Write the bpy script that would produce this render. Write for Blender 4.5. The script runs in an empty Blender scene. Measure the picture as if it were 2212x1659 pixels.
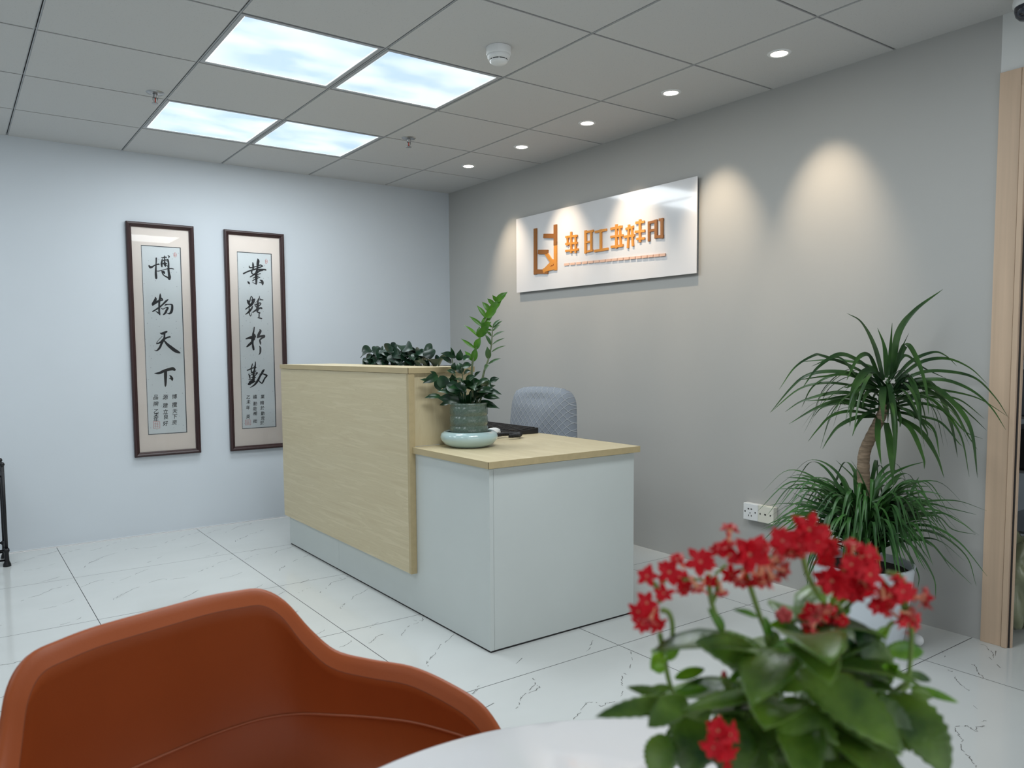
import bpy, bmesh, math, random
from mathutils import Vector, Matrix
random.seed(7)
SC = bpy.context.scene
COL = SC.collection
PI = math.pi

# ---------------------------------------------------------------- camera, world, exposure
W_, H_ = 2212, 1659
FPX, YAW, PITCH, ROLL = 1677.54, .6224, -.0685, -.0072
CAM = Vector((-.3373, -2.9688, 1.1623))
PPX, PPY = 1106 - 14.37, 829.5 + 44.67
_c, _s = math.cos(YAW), math.sin(YAW)
FWD = Vector((_s*math.cos(PITCH), _c*math.cos(PITCH), math.sin(PITCH)))
_r = Vector((_c, -_s, 0)); _u = _r.cross(FWD)
RIGHT = _r*math.cos(ROLL) + _u*math.sin(ROLL)
UP = -_r*math.sin(ROLL) + _u*math.cos(ROLL)
cd = bpy.data.cameras.new('camera'); cam = bpy.data.objects.new('camera', cd); COL.objects.link(cam)
m = Matrix((RIGHT, UP, -FWD)).transposed().to_4x4(); m.translation = CAM
cam.matrix_world = m
cd.sensor_width = 36; cd.lens = FPX/W_*36
cd.shift_x = 14.37/W_; cd.shift_y = 44.67/W_
cd.clip_start = .02; cd.clip_end = 60
cd.dof.use_dof = True; cd.dof.focus_distance = 3.6; cd.dof.aperture_fstop = 8.0
SC.camera = cam
wd = bpy.data.worlds.new('World'); SC.world = wd; wd.use_nodes = True
bg = wd.node_tree.nodes['Background']; bg.inputs[0].default_value = (.93, .96, 1, 1); bg.inputs[1].default_value = 0.9
SC.view_settings.view_transform = 'Standard'; SC.view_settings.look = 'None'
SC.view_settings.gamma = 1; SC.view_settings.use_curve_mapping = False
SC.view_settings.exposure = 0.5
PANEL_W, SPOT_W = 6.0, 24

XW, YW, HC = 2.9628, 2.3832, 2.417

def ray(px, py):
    return FWD + RIGHT*((px-PPX)/FPX) - UP*((py-PPY)/FPX)
def atd(px, py, D): return CAM + ray(px, py)*D
def onp(px, py, ax, v):
    d = ray(px, py); return CAM + d*((v-CAM[ax])/d[ax])

# ---------------------------------------------------------------- materials
def srgb(c):
    return tuple((x/12.92 if x <= .04045 else ((x+.055)/1.055)**2.4) for x in [v/255 for v in c])
def mat(name, col, rough=.5, metal=0, spec=.5, var=0, vscale=8, bump=0, bscale=60, stretch=None, coat=0, trans=0, emit=None, estr=0, sss=0, col2=None, vdetail=3):
    M = bpy.data.materials.new(name); M.use_nodes = True
    nt = M.node_tree; b = nt.nodes['Principled BSDF']
    b.inputs['Roughness'].default_value = rough; b.inputs['Metallic'].default_value = metal
    b.inputs['Specular IOR Level'].default_value = spec
    b.inputs['Coat Weight'].default_value = coat; b.inputs['Coat Roughness'].default_value = .05
    b.inputs['Transmission Weight'].default_value = trans
    if sss:
        b.inputs['Subsurface Weight'].default_value = sss; b.inputs['Subsurface Scale'].default_value = .003
    col = tuple(col)+(1,)
    b.inputs['Base Color'].default_value = col
    if emit: b.inputs['Emission Color'].default_value = tuple(emit)+(1,); b.inputs['Emission Strength'].default_value = estr
    tc = nt.nodes.new('ShaderNodeTexCoord'); mp = nt.nodes.new('ShaderNodeMapping')
    nt.links.new(tc.outputs['Object'], mp.inputs[0])
    if stretch: mp.inputs['Scale'].default_value = stretch
    if var or col2:
        n = nt.nodes.new('ShaderNodeTexNoise'); n.inputs['Scale'].default_value = vscale; n.inputs['Detail'].default_value = vdetail
        nt.links.new(mp.outputs[0], n.inputs['Vector'])
        r = nt.nodes.new('ShaderNodeValToRGB')
        r.color_ramp.elements[0].position = .32; r.color_ramp.elements[1].position = .68
        if col2: r.color_ramp.elements[0].color = tuple(col2)+(1,)
        else: r.color_ramp.elements[0].color = tuple(x*(1-var) for x in col[:3])+(1,)
        r.color_ramp.elements[1].color = col if col2 else tuple(min(1, x*(1+var*.5)) for x in col[:3])+(1,)
        nt.links.new(n.outputs['Fac'], r.inputs[0]); nt.links.new(r.outputs[0], b.inputs['Base Color'])
    if bump:
        n2 = nt.nodes.new('ShaderNodeTexNoise'); n2.inputs['Scale'].default_value = bscale; n2.inputs['Detail'].default_value = 4
        nt.links.new(mp.outputs[0], n2.inputs['Vector'])
        bp = nt.nodes.new('ShaderNodeBump'); bp.inputs['Strength'].default_value = bump; bp.inputs['Distance'].default_value = .002
        nt.links.new(n2.outputs['Fac'], bp.inputs['Height']); nt.links.new(bp.outputs[0], b.inputs['Normal'])
    return M
def nd(M): return M.node_tree, M.node_tree.nodes['Principled BSDF']

M = {}
M['wall_white'] = mat('wall_white', srgb((207, 214, 220)), .75, var=.012, vscale=3, bump=.06, bscale=250)
M['wall_grey'] = mat('wall_grey', srgb((176, 176, 173)), .5, spec=.3, var=.012, vscale=2, bump=.05, bscale=180)
M['ceil'] = mat('ceiling_tile', srgb((178, 179, 179)), .9, var=.02, vscale=2)
M['gap'] = mat('ceiling_gap', (.012, .013, .014), .8)
M['tee'] = mat('ceiling_tee', srgb((170, 172, 174)), .4)
M['tile'] = mat('floor_tile', srgb((206, 209, 207)), .10, spec=.5, var=.035, vscale=1.6, stretch=(1, 2.2, 1))
M['vein'] = mat('floor_vein', srgb((118, 118, 116)), .15)
M['grout'] = mat('floor_grout', srgb((70, 70, 72)), .8)
M['white_lam'] = mat('white_laminate', srgb((206, 212, 209)), .38, var=.015, vscale=5, bump=.04, bscale=40)
M['dark'] = mat('dark_recess', (.02, .018, .018), .6)
M['black'] = mat('black_plastic', (.012, .012, .014), .35)
M['blackmetal'] = mat('black_metal', (.01, .01, .012), .35, metal=.3)
M['white_pl'] = mat('white_plastic', srgb((228, 230, 230)), .3)
M['ivory_pl'] = mat('ivory_plastic', srgb((222, 221, 208)), .3)
M['frame'] = mat('dark_wood_frame', srgb((52, 30, 30)), .35, var=.2, vscale=30, stretch=(1, 1, .1))
M['matboard'] = mat('cream_mat', srgb((236, 227, 219)), .8, var=.02)
M['ink'] = mat('black_ink', srgb((22, 25, 30)), .6)
M['seal'] = mat('red_seal', srgb((212, 150, 145)), .7)
M['chrome'] = mat('chrome', (.4, .4, .4), .3, metal=1)
M['redglass'] = mat('red_bulb', (.6, .05, .03), .1)
M['gold'] = mat('orange_gold', srgb((226, 150, 62)), .35, metal=.15)
M['gold_dark'] = mat('brown_gold', srgb((158, 100, 44)), .35, metal=.2)
M['pale_gold'] = mat('pale_orange', srgb((226, 186, 164)), .5)
M['acrylic'] = mat('white_acrylic', srgb((222, 222, 224)), .12, coat=.6)
M['steel'] = mat('brushed_edge', srgb((96, 102, 106)), .4, metal=.5)
M['celadon'] = mat('celadon_glaze', srgb((176, 202, 203)), .06, coat=.7, var=.03)
M['leather'] = mat('tan_leather', srgb((166, 82, 38)), .45, spec=.35, var=.04, vscale=6, bump=.08, bscale=420)
M['piping'] = mat('tan_piping', srgb((176, 100, 64)), .45)
M['seam'] = mat('leather_seam', srgb((128, 64, 34)), .6)
M['chairleg'] = mat('dark_leg', (.02, .02, .02), .4)
M['marble'] = mat('white_marble', srgb((240, 239, 240)), .12, coat=.3)
M['door_wood'] = mat('beige_wood', srgb((204, 178, 152)), .5, var=.16, vscale=26, stretch=(1, 1, .03), vdetail=6)
M['soil'] = mat('dark_soil', (.025, .018, .012), .9, bump=.8, bscale=80)
M['white_pot'] = mat('white_pot', srgb((214, 222, 228)), .3)
M['bark'] = mat('trunk_bark', srgb((150, 130, 108)), .8, col2=srgb((104, 88, 70)), vscale=60, stretch=(.35, .35, 2.2), bump=.6, bscale=90)
M['blade'] = mat('blade_green', srgb((62, 98, 42)), .4, spec=.4, col2=srgb((28, 56, 30)), vscale=7)
M['blade2'] = mat('blade_green_low', srgb((62, 108, 48)), .42, spec=.4, col2=srgb((34, 70, 34)), vscale=9)
M['zz'] = mat('zz_leaf_dark', srgb((34, 70, 36)), .28, spec=.4, col2=srgb((16, 42, 26)), vscale=20)
M['zz_new'] = mat('zz_leaf_bright', srgb((74, 124, 20)), .35, spec=.35, col2=srgb((50, 96, 18)), vscale=18)
M['zz_stem'] = mat('zz_stem', srgb((96, 108, 76)), .5, var=.2, vscale=40)
M['pothos'] = mat('pothos_leaf', srgb((30, 58, 40)), .32, spec=.4, col2=srgb((14, 34, 26)), vscale=14)
M['kstem'] = mat('kalanchoe_stem', srgb((120, 150, 66)), .5, var=.15, vscale=60)
M['kpot'] = mat('terracotta_pot', srgb((120, 66, 44)), .6, var=.1)
M['redbox'] = mat('red_cloth', srgb((190, 20, 34)), .7)
M['greybox'] = mat('grey_box', srgb((90, 96, 104)), .6)
M['bag'] = mat('cloudy_bag', srgb((190, 196, 160)), .15, trans=.6, var=.2, vscale=14, bump=.9, bscale=18)
M['shelfm'] = mat('shelf_metal', srgb((150, 152, 154)), .35, metal=.8)

def wood_mat(name, axis_scale):
    m_ = mat(name, srgb((205, 196, 163)), .42)
    nt, b = nd(m_)
    tc = nt.nodes.new('ShaderNodeTexCoord'); mp = nt.nodes.new('ShaderNodeMapping'); mp.inputs['Scale'].default_value = axis_scale
    nt.links.new(tc.outputs['Object'], mp.inputs[0])
    n = nt.nodes.new('ShaderNodeTexNoise'); n.inputs['Scale'].default_value = 5; n.inputs['Detail'].default_value = 6; n.inputs['Distortion'].default_value = 1.4
    nt.links.new(mp.outputs[0], n.inputs['Vector'])
    r = nt.nodes.new('ShaderNodeValToRGB'); e = r.color_ramp.elements
    e[0].position = .3; e[0].color = srgb((200, 184, 148))+(1,)
    e[1].position = .72; e[1].color = srgb((214, 200, 167))+(1,)
    x = r.color_ramp.elements.new(.5); x.color = srgb((207, 193, 158))+(1,)
    x = r.color_ramp.elements.new(.53); x.color = srgb((201, 186, 150))+(1,)
    x = r.color_ramp.elements.new(.56); x.color = srgb((209, 195, 160))+(1,)
    nt.links.new(n.outputs['Fac'], r.inputs[0]); nt.links.new(r.outputs[0], b.inputs['Base Color'])
    return m_
M['wood'] = wood_mat('pale_ash', (1, .4, 8))
M['wood_top'] = wood_mat('pale_ash_top', (4, .5, 1))
M['wood_v'] = wood_mat('pale_ash_upright', (4, 1, .5))
M['edge'] = mat('edge_banding', srgb((186, 168, 128)), .45, var=.06, vscale=40, stretch=(1, .15, 1))

def panel_mat(i):
    m_ = bpy.data.materials.new('sky_print_panel'); m_.use_nodes = True
    nt, b = nd(m_)
    b.inputs['Base Color'].default_value = (.6, .7, .8, 1); b.inputs['Roughness'].default_value = .4
    tc = nt.nodes.new('ShaderNodeTexCoord'); mp = nt.nodes.new('ShaderNodeMapping')
    mp.inputs['Location'].default_value = (i*3.7, i*1.9, 0); mp.inputs['Scale'].default_value = (2.0, 3.4, 1)
    n = nt.nodes.new('ShaderNodeTexNoise'); n.inputs['Scale'].default_value = 1.5; n.inputs['Detail'].default_value = 3; n.inputs['Roughness'].default_value = .4
    r = nt.nodes.new('ShaderNodeValToRGB'); e = r.color_ramp.elements
    e[0].position = .36; e[0].color = srgb((178, 206, 240))+(1,)
    e[1].position = .62; e[1].color = srgb((236, 250, 255))+(1,)
    nt.links.new(tc.outputs['Object'], mp.inputs[0]); nt.links.new(mp.outputs[0], n.inputs['Vector'])
    nt.links.new(n.outputs['Fac'], r.inputs[0]); nt.links.new(r.outputs[0], b.inputs['Emission Color'])
    b.inputs['Emission Strength'].default_value = .62
    return m_
M['panel_edge'] = mat('panel_glow_edge', (.8, .8, .8), .4, emit=(.95, 1, 1), estr=.85)
M['lens'] = mat('downlight_lens', (1, 1, 1), .3, emit=(1, .93, .8), estr=9)

# ceiling speckle
nt, b = nd(M['ceil'])
tc = nt.nodes.new('ShaderNodeTexCoord'); v = nt.nodes.new('ShaderNodeTexVoronoi'); v.inputs['Scale'].default_value = 75
mpx = nt.nodes.new('ShaderNodeMapping'); mpx.inputs['Scale'].default_value = (1, 1.8, 1)
nt.links.new(tc.outputs['Object'], mpx.inputs[0]); nt.links.new(mpx.outputs[0], v.inputs['Vector'])
r = nt.nodes.new('ShaderNodeValToRGB'); r.color_ramp.elements[0].position = .08; r.color_ramp.elements[0].color = srgb((180, 181, 180))+(1,)
r.color_ramp.elements[1].position = .2; r.color_ramp.elements[1].color = srgb((200, 200, 199))+(1,)
nt.links.new(v.outputs['Distance'], r.inputs[0]); nt.links.new(r.outputs[0], b.inputs['Base Color'])

# rice paper flecks
M['paper'] = mat('rice_paper', srgb((196, 206, 210)), .8)
nt, b = nd(M['paper'])
tc = nt.nodes.new('ShaderNodeTexCoord'); v = nt.nodes.new('ShaderNodeTexVoronoi'); v.inputs['Scale'].default_value = 34
nt.links.new(tc.outputs['Object'], v.inputs['Vector'])
r = nt.nodes.new('ShaderNodeValToRGB'); r.color_ramp.elements[0].position = .05; r.color_ramp.elements[0].color = srgb((170, 178, 182))+(1,)
r.color_ramp.elements[1].position = .11; r.color_ramp.elements[1].color = srgb((222, 229, 231))+(1,)
nt.links.new(v.outputs['Distance'], r.inputs[0]); nt.links.new(r.outputs[0], b.inputs['Base Color'])

# glass pane (thin): fresnel mix of clear and mirror
M['glass'] = bpy.data.materials.new('picture_glass'); M['glass'].use_nodes = True
nt = M['glass'].node_tree; nt.nodes.remove(nt.nodes['Principled BSDF'])
tr = nt.nodes.new('ShaderNodeBsdfTransparent'); gl = nt.nodes.new('ShaderNodeBsdfGlossy'); gl.inputs['Roughness'].default_value = .01
fr = nt.nodes.new('ShaderNodeFresnel'); fr.inputs[0].default_value = 1.35; mx = nt.nodes.new('ShaderNodeMixShader')
nt.links.new(fr.outputs[0], mx.inputs[0]); nt.links.new(tr.outputs[0], mx.inputs[1]); nt.links.new(gl.outputs[0], mx.inputs[2])
nt.links.new(mx.outputs[0], nt.nodes['Material Output'].inputs[0])

# marble veins
nt, b = nd(M['marble'])
tc = nt.nodes.new('ShaderNodeTexCoord'); mp = nt.nodes.new('ShaderNodeMapping'); mp.inputs['Rotation'].default_value = (0, 0, -.5); mp.inputs['Scale'].default_value = (1, 3.2, 1); mp.inputs['Location'].default_value = (.3, .42, 0)
n = nt.nodes.new('ShaderNodeTexNoise'); n.inputs['Scale'].default_value = 1.6; n.inputs['Detail'].default_value = 3; n.inputs['Distortion'].default_value = .4
nt.links.new(tc.outputs['Object'], mp.inputs[0]); nt.links.new(mp.outputs[0], n.inputs['Vector'])
r = nt.nodes.new('ShaderNodeValToRGB'); e = r.color_ramp.elements
e[0].position = .43; e[0].color = srgb((240, 239, 240))+(1,); e[1].position = .53; e[1].color = srgb((240, 239, 240))+(1,)
x = e.new(.48); x.color = srgb((205, 203, 206))+(1,)
nt.links.new(n.outputs['Fac'], r.inputs[0]); nt.links.new(r.outputs[0], b.inputs['Base Color'])

# crackle glazed pot
M['crackle'] = mat('green_crackle_glaze', srgb((84, 102, 90)), .2, coat=.3)
nt, b = nd(M['crackle'])
tc = nt.nodes.new('ShaderNodeTexCoord'); v = nt.nodes.new('ShaderNodeTexVoronoi'); v.inputs['Scale'].default_value = 230
nt.links.new(tc.outputs['Object'], v.inputs['Vector'])
r = nt.nodes.new('ShaderNodeValToRGB'); r.color_ramp.elements[0].color = srgb((76, 93, 82))+(1,); r.color_ramp.elements[1].color = srgb((98, 114, 102))+(1,)
r.color_ramp.elements[0].position = .2
nt.links.new(v.outputs['Color'], r.inputs[0]); nt.links.new(r.outputs[0], b.inputs['Base Color'])

# kalanchoe leaf: mottled, paler patches, leaf lets some light through
M['kleaf'] = mat('kalanchoe_leaf', srgb((112, 150, 50)), .34, spec=.5, col2=srgb((26, 68, 20)), vscale=30, vdetail=6, bump=.3, bscale=300)
nt, b = nd(M['kleaf']); nt.nodes['Principled BSDF'].inputs['Subsurface Weight'].default_value = .15
b.inputs['Subsurface Scale'].default_value = .002
M['kleaf_new'] = mat('kalanchoe_young_leaf', srgb((128, 182, 34)), .35, spec=.5, col2=srgb((70, 126, 24)), vscale=50)
# petals: red face, pink underside
M['petal'] = mat('red_petal', srgb((214, 14, 34)), .5, spec=.3)
nt, b = nd(M['petal'])
ge = nt.nodes.new('ShaderNodeNewGeometry'); mx = nt.nodes.new('ShaderNodeMix'); mx.data_type = 'RGBA'
mx.inputs[6].default_value = srgb((214, 12, 34))+(1,); mx.inputs[7].default_value = srgb((240, 140, 128))+(1,)
nt.links.new(ge.outputs['Backfacing'], mx.inputs[0]); nt.links.new(mx.outputs[2], b.inputs['Base Color'])
M['petal_pink'] = mat('pink_petal', srgb((248, 138, 130)), .5, spec=.3, col2=srgb((226, 52, 64)), vscale=110)
M['tube'] = mat('pink_tube', srgb((244, 150, 132)), .5, col2=srgb((232, 176, 128)), vscale=200)
M['bud'] = mat('pink_bud', srgb((214, 84, 86)), .5)

# quilted fabric
M['quilt'] = mat('grey_quilted_fabric', srgb((158, 166, 178)), .85)
nt, b = nd(M['quilt'])
tc = nt.nodes.new('ShaderNodeTexCoord')
hs = []
for sgn in (1, -1):
    vm = nt.nodes.new('ShaderNodeVectorMath'); vm.operation = 'DOT_PRODUCT'; vm.inputs[1].default_value = (0, 29, sgn*24)
    nt.links.new(tc.outputs['Object'], vm.inputs[0])
    fr_ = nt.nodes.new('ShaderNodeMath'); fr_.operation = 'FRACT'; nt.links.new(vm.outputs['Value'], fr_.inputs[0])
    s1 = nt.nodes.new('ShaderNodeMath'); s1.operation = 'SUBTRACT'; s1.inputs[1].default_value = .5; nt.links.new(fr_.outputs[0], s1.inputs[0])
    a1 = nt.nodes.new('ShaderNodeMath'); a1.operation = 'ABSOLUTE'; nt.links.new(s1.outputs[0], a1.inputs[0])
    hs.append(a1)
mn = nt.nodes.new('ShaderNodeMath'); mn.operation = 'MINIMUM'; nt.links.new(hs[0].outputs[0], mn.inputs[0]); nt.links.new(hs[1].outputs[0], mn.inputs[1])
r = nt.nodes.new('ShaderNodeValToRGB'); r.color_ramp.elements[0].color = (1, 1, 1, 1); r.color_ramp.elements[1].color = (0, 0, 0, 1)
r.color_ramp.elements[0].position = .02; r.color_ramp.elements[1].position = .09
nt.links.new(mn.outputs[0], r.inputs[0])
mxc = nt.nodes.new('ShaderNodeMix'); mxc.data_type = 'RGBA'; mxc.inputs[6].default_value = srgb((140, 147, 156))+(1,); mxc.inputs[7].default_value = srgb((176, 181, 187))+(1,)
nt.links.new(r.outputs[0], mxc.inputs[0]); nt.links.new(mxc.outputs[2], b.inputs['Base Color'])
bp = nt.nodes.new('ShaderNodeBump'); bp.inputs['Strength'].default_value = .8; bp.inputs['Distance'].default_value = .004
nt.links.new(r.outputs[0], bp.inputs['Height']); nt.links.new(bp.outputs[0], b.inputs['Normal'])

# ---------------------------------------------------------------- object helpers
def link(name, bm, m_, parent=None, smooth=True, mats=None):
    me = bpy.data.meshes.new(name); bm.to_mesh(me); bm.free()
    for x in (mats or [m_]): me.materials.append(M[x] if isinstance(x, str) else x)
    if smooth:
        for p in me.polygons: p.use_smooth = True
    o = bpy.data.objects.new(name, me); COL.objects.link(o)
    if parent:
        o.parent = parent; o.matrix_parent_inverse = Matrix.Translation(parent.location).inverted() if parent.rotation_euler == bpy.data.objects.new('t', None).rotation_euler else o.matrix_parent_inverse
    return o
def empty(name, loc, label=None, cat=None, group=None):
    o = bpy.data.objects.new(name, None); COL.objects.link(o); o.location = loc; o.empty_display_size = .05
    return tag(o, label, cat, group)
def tag(o, label=None, cat=None, group=None, kind=None):
    if label: o['label'] = label
    if cat: o['category'] = cat
    if group: o['group'] = group
    if kind: o['kind'] = kind
    return o
def P(name, bm, m_, root, smooth=True, mats=None):
    """part in world coordinates, parented to an unrotated root"""
    me = bpy.data.meshes.new(name); 
    bmesh.ops.translate(bm, verts=bm.verts, vec=-root.location) if root.parent is None else bmesh.ops.translate(bm, verts=bm.verts, vec=-(root.location+root.parent.location))
    bm.to_mesh(me); bm.free()
    for x in (mats or [m_]): me.materials.append(M[x] if isinstance(x, str) else x)
    if smooth:
        for p in me.polygons: p.use_smooth = True
    o = bpy.data.objects.new(name, me); COL.objects.link(o); o.parent = root
    return o
def S(name, bm, m_, smooth=False, mats=None):
    me = bpy.data.meshes.new(name); bm.to_mesh(me); bm.free()
    for x in (mats or [m_]): me.materials.append(M[x])
    o = bpy.data.objects.new(name, me); COL.objects.link(o); o['kind'] = 'structure'
    return o
def box(bm, a, b_, mi=0, bev=0):
    r_ = bmesh.ops.create_cube(bm, size=1)
    vs = r_['verts']
    for v_ in vs:
        v_.co = Vector([(a[i]+b_[i])/2 + v_.co[i]*(b_[i]-a[i]) for i in range(3)])
    fs = {f for v_ in vs for f in v_.link_faces}
    for f in fs: f.material_index = mi
    if bev:
        es = {e_ for v_ in vs for e_ in v_.link_edges}
        bmesh.ops.bevel(bm, geom=list(es), offset=bev, segments=2, affect='EDGES', profile=.6)
    return vs
def nb(): return bmesh.new()
def bx(a, b_, bev=0):
    bm = nb(); box(bm, a, b_, 0, bev); return bm
def lathe(bm, c, prof, seg=40, mi=0, close=False):
    rings = []
    for (r_, z) in prof:
        if r_ < 1e-5: rings.append([bm.verts.new((c[0], c[1], c[2]+z))]); continue
        rings.append([bm.verts.new((c[0]+r_*math.cos(2*PI*k/seg), c[1]+r_*math.sin(2*PI*k/seg), c[2]+z)) for k in range(seg)])
    for A, B in zip(rings, rings[1:]):
        for k in range(seg):
            k2 = (k+1) % seg
            if len(A) == 1 and len(B) > 1: f = bm.faces.new((A[0], B[k2], B[k]))
            elif len(B) == 1 and len(A) > 1: f = bm.faces.new((A[k], A[k2], B[0]))
            elif len(A) > 1: f = bm.faces.new((A[k], A[k2], B[k2], B[k]))
            f.material_index = mi
def smoothpts(pts, n=6):
    pts = [Vector(p) for p in pts]
    if len(pts) < 3: return pts
    q = [pts[0]*2-pts[1]] + pts + [pts[-1]*2-pts[-2]]
    out = []
    for i in range(1, len(q)-2):
        p0, p1, p2, p3 = q[i-1:i+3]
        for k in range(n):
            t = k/n
            out.append(.5*((2*p1)+(p2-p0)*t+(2*p0-5*p1+4*p2-p3)*t*t+(3*p1-p0-3*p2+p3)*t**3))
    out.append(pts[-1]); return out
def tube(bm, pts, rad, seg=8, cap=True, mi=0):
    n = len(pts); rs = rad if isinstance(rad, (list, tuple)) else [rad]*n
    if len(rs) != n: rs = [rs[0] + (rs[-1]-rs[0])*i/(n-1) if len(rs) == 2 else rs[min(len(rs)-1, int(i/(n-1)*(len(rs)-1)))] for i in range(n)]
    prev = None; rings = []
    for i, p in enumerate(pts):
        t = (pts[min(i+1, n-1)]-pts[max(i-1, 0)]).normalized()
        if prev is None: a = t.orthogonal().normalized()
        else: a = (prev - t*prev.dot(t)).normalized()
        prev = a; b_ = t.cross(a)
        rings.append([bm.verts.new(p+(a*math.cos(2*PI*k/seg)+b_*math.sin(2*PI*k/seg))*rs[i]) for k in range(seg)])
    for A, B in zip(rings, rings[1:]):
        for k in range(seg): bm.faces.new((A[k], A[(k+1) % seg], B[(k+1) % seg], B[k])).material_index = mi
    if cap:
        bm.faces.new(list(reversed(rings[0]))).material_index = mi; bm.faces.new(rings[-1]).material_index = mi

# ---------------------------------------------------------------- room shell
TX, TY, GX0, GY0 = .81, .79, .15, .0
bm = nb()
box(bm, (-3.3, -5, -.05), (5.2, YW, -.0022), 1)
i0, i1, j0, j1 = -5, 7, -7, 3
for i in range(i0, i1):
    for j in range(j0, j1):
        a = (max(-3.3, GX0+i*TX+.0014), max(-5, GY0+j*TY+.0014)); c = (min(5.2, GX0+(i+1)*TX-.0014), min(YW, GY0+(j+1)*TY-.0014))
        if c[0]-a[0] < .02 or c[1]-a[1] < .02: continue
        vs = [bm.verts.new((x, y, 0)) for x, y in ((a[0], a[1]), (c[0], a[1]), (c[0], c[1]), (a[0], c[1]))]
        bm.faces.new(vs)
def fz(o, s, pts): return [onp(o[0]+x/s, o[1]+y/s, 2, 0) for x, y in pts]
VF = [((580, 1080), 2.572, l) for l in (
    [(860, 655), (850, 675), (805, 690), (770, 705), (755, 730), (740, 752)], [(1028, 750), (985, 790), (950, 810), (930, 850), (900, 880), (885, 905)],
    [(640, 745), (610, 755), (585, 775), (555, 800)], [(395, 838), (415, 820), (450, 800), (480, 780)], [(610, 680), (590, 690), (560, 712)], [(862, 662), (835, 672), (810, 668)],
    [(905, 870), (880, 900), (890, 925)], [(720, 775), (712, 785)])]
VG = [((0, 1120), 3.16, l) for l in (
    [(770, 555), (830, 520), (900, 485), (985, 455), (1060, 425), (1120, 412), (1150, 420), (1200, 410), (1250, 405), (1300, 395)],
    [(1355, 365), (1400, 345), (1460, 325), (1500, 300), (1560, 285), (1610, 265)], [(750, 440), (800, 430), (880, 400), (950, 370), (1010, 345)],
    [(550, 470), (600, 450), (650, 430), (705, 420)], [(1400, 260), (1440, 250), (1490, 232)], [(1500, 410), (1560, 400), (1610, 385), (1680, 355)],
    [(1250, 545), (1300, 520), (1350, 490)], [(740, 590), (755, 575)], [(785, 548), (850, 515)])]
VB = [((600, 1300), 2.765, l) for l in (
    [(1525, 455), (1535, 490), (1510, 520), (1465, 560), (1450, 580), (1440, 610), (1425, 635)], [(1550, 500), (1560, 515), (1500, 545)], [(2110, 300), (2115, 340), (2105, 400)], [(2085, 435), (2065, 430), (2055, 470), (2055, 500)],
    [(2060, 535), (2040, 580), (2000, 600), (1960, 605), (1930, 625), (1900, 600)], [(1880, 600), (1840, 605), (1820, 640), (1800, 670), (1765, 705)],
    [(1460, 335), (1420, 370)], [(1440, 290), (1415, 305)], [(1880, 230), (1870, 260), (1850, 295)], [(1220, 505), (1190, 525), (1160, 555)], [(1295, 605), (1240, 630)])]
VB += [((1900, 1340), 5.2, l) for l in (
    [(840, 620), (880, 690), (950, 750), (1005, 795)], [(980, 880), (1030, 920)], [(1050, 960), (1110, 995)],
    [(1245, 1165), (1190, 1130), (1130, 1150), (1165, 1190), (1100, 1195), (1080, 1240), (1030, 1220), (980, 1185), (950, 1185)],
    [(900, 1190), (850, 1195), (860, 1240), (885, 1290), (930, 1340), (910, 1400), (930, 1460), (1000, 1530), (1060, 1600), (1090, 1659)],
    [(1140, 270), (1200, 290), (1230, 330), (1270, 370), (1275, 425)], [(1310, 350), (1300, 400)], [(1230, 415), (1270, 445)], [(1330, 495), (1365, 535)],
    [(1040, 500), (1080, 510), (1100, 570), (1120, 610), (1150, 620), (1155, 655)], [(775, 560), (800, 575), (830, 570)], [(705, 340), (710, 370)], [(720, 395), (735, 420)])]
VB += [((1600, 1000), 3.606, l) for l in ([(445, 1010), (475, 1040), (490, 1080), (470, 1110)], [(510, 1050), (520, 1070)], [(445, 1080), (480, 1130), (510, 1170)], [(300, 1130), (330, 1120), (325, 1140)])]
rv = random.Random(3)
def ribbon(pts, w):
    pts = smoothpts(pts, 5)
    q = [p + Vector((rv.gauss(0, .0022), rv.gauss(0, .0022), 0)) for p in pts]
    prev = None
    for i, p in enumerate(q):
        t = q[min(i+1, len(q)-1)]-q[max(i-1, 0)]; t.z = 0; t.normalize(); nrm = Vector((-t.y, t.x, 0))
        ww = w*(.25+rv.random()*.85)
        if rv.random() < .13: prev = None; continue
        z = Vector((0, 0, .0004-p.z))
        cur = (bm.verts.new(p+z+nrm*ww), bm.verts.new(p+z-nrm*ww))
        if prev:
            f = bm.faces.new((prev[0], prev[1], cur[1], cur[0])); f.material_index = 2
            f.normal_update()
            if f.normal.z < 0: f.normal_flip()
        prev = cur
for src, cols in ((VF, range(1, 2)), (VG, range(-4, 1))):
    for o_, s_, l in src:
        pts = fz(o_, s_, l)
        ci = sum(pts, Vector())/len(pts)
        bi, bj = math.floor((ci.x-GX0)/TX), math.floor((ci.y-GY0)/TY)
        for i in cols:
            for j in range(-1 if i > 0 else -6, 3):
                dx, dy = (i-bi)*TX, (j-bj)*TY
                if i == 1 and bi != 1 and bi != 0: continue
                ribbon([p+Vector((dx, dy, 0)) for p in pts], .0016)
for o_, s_, l in VB: ribbon(fz(o_, s_, l), .0017)
S('floor', bm, None, mats=['tile', 'grout', 'vein'])

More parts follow.
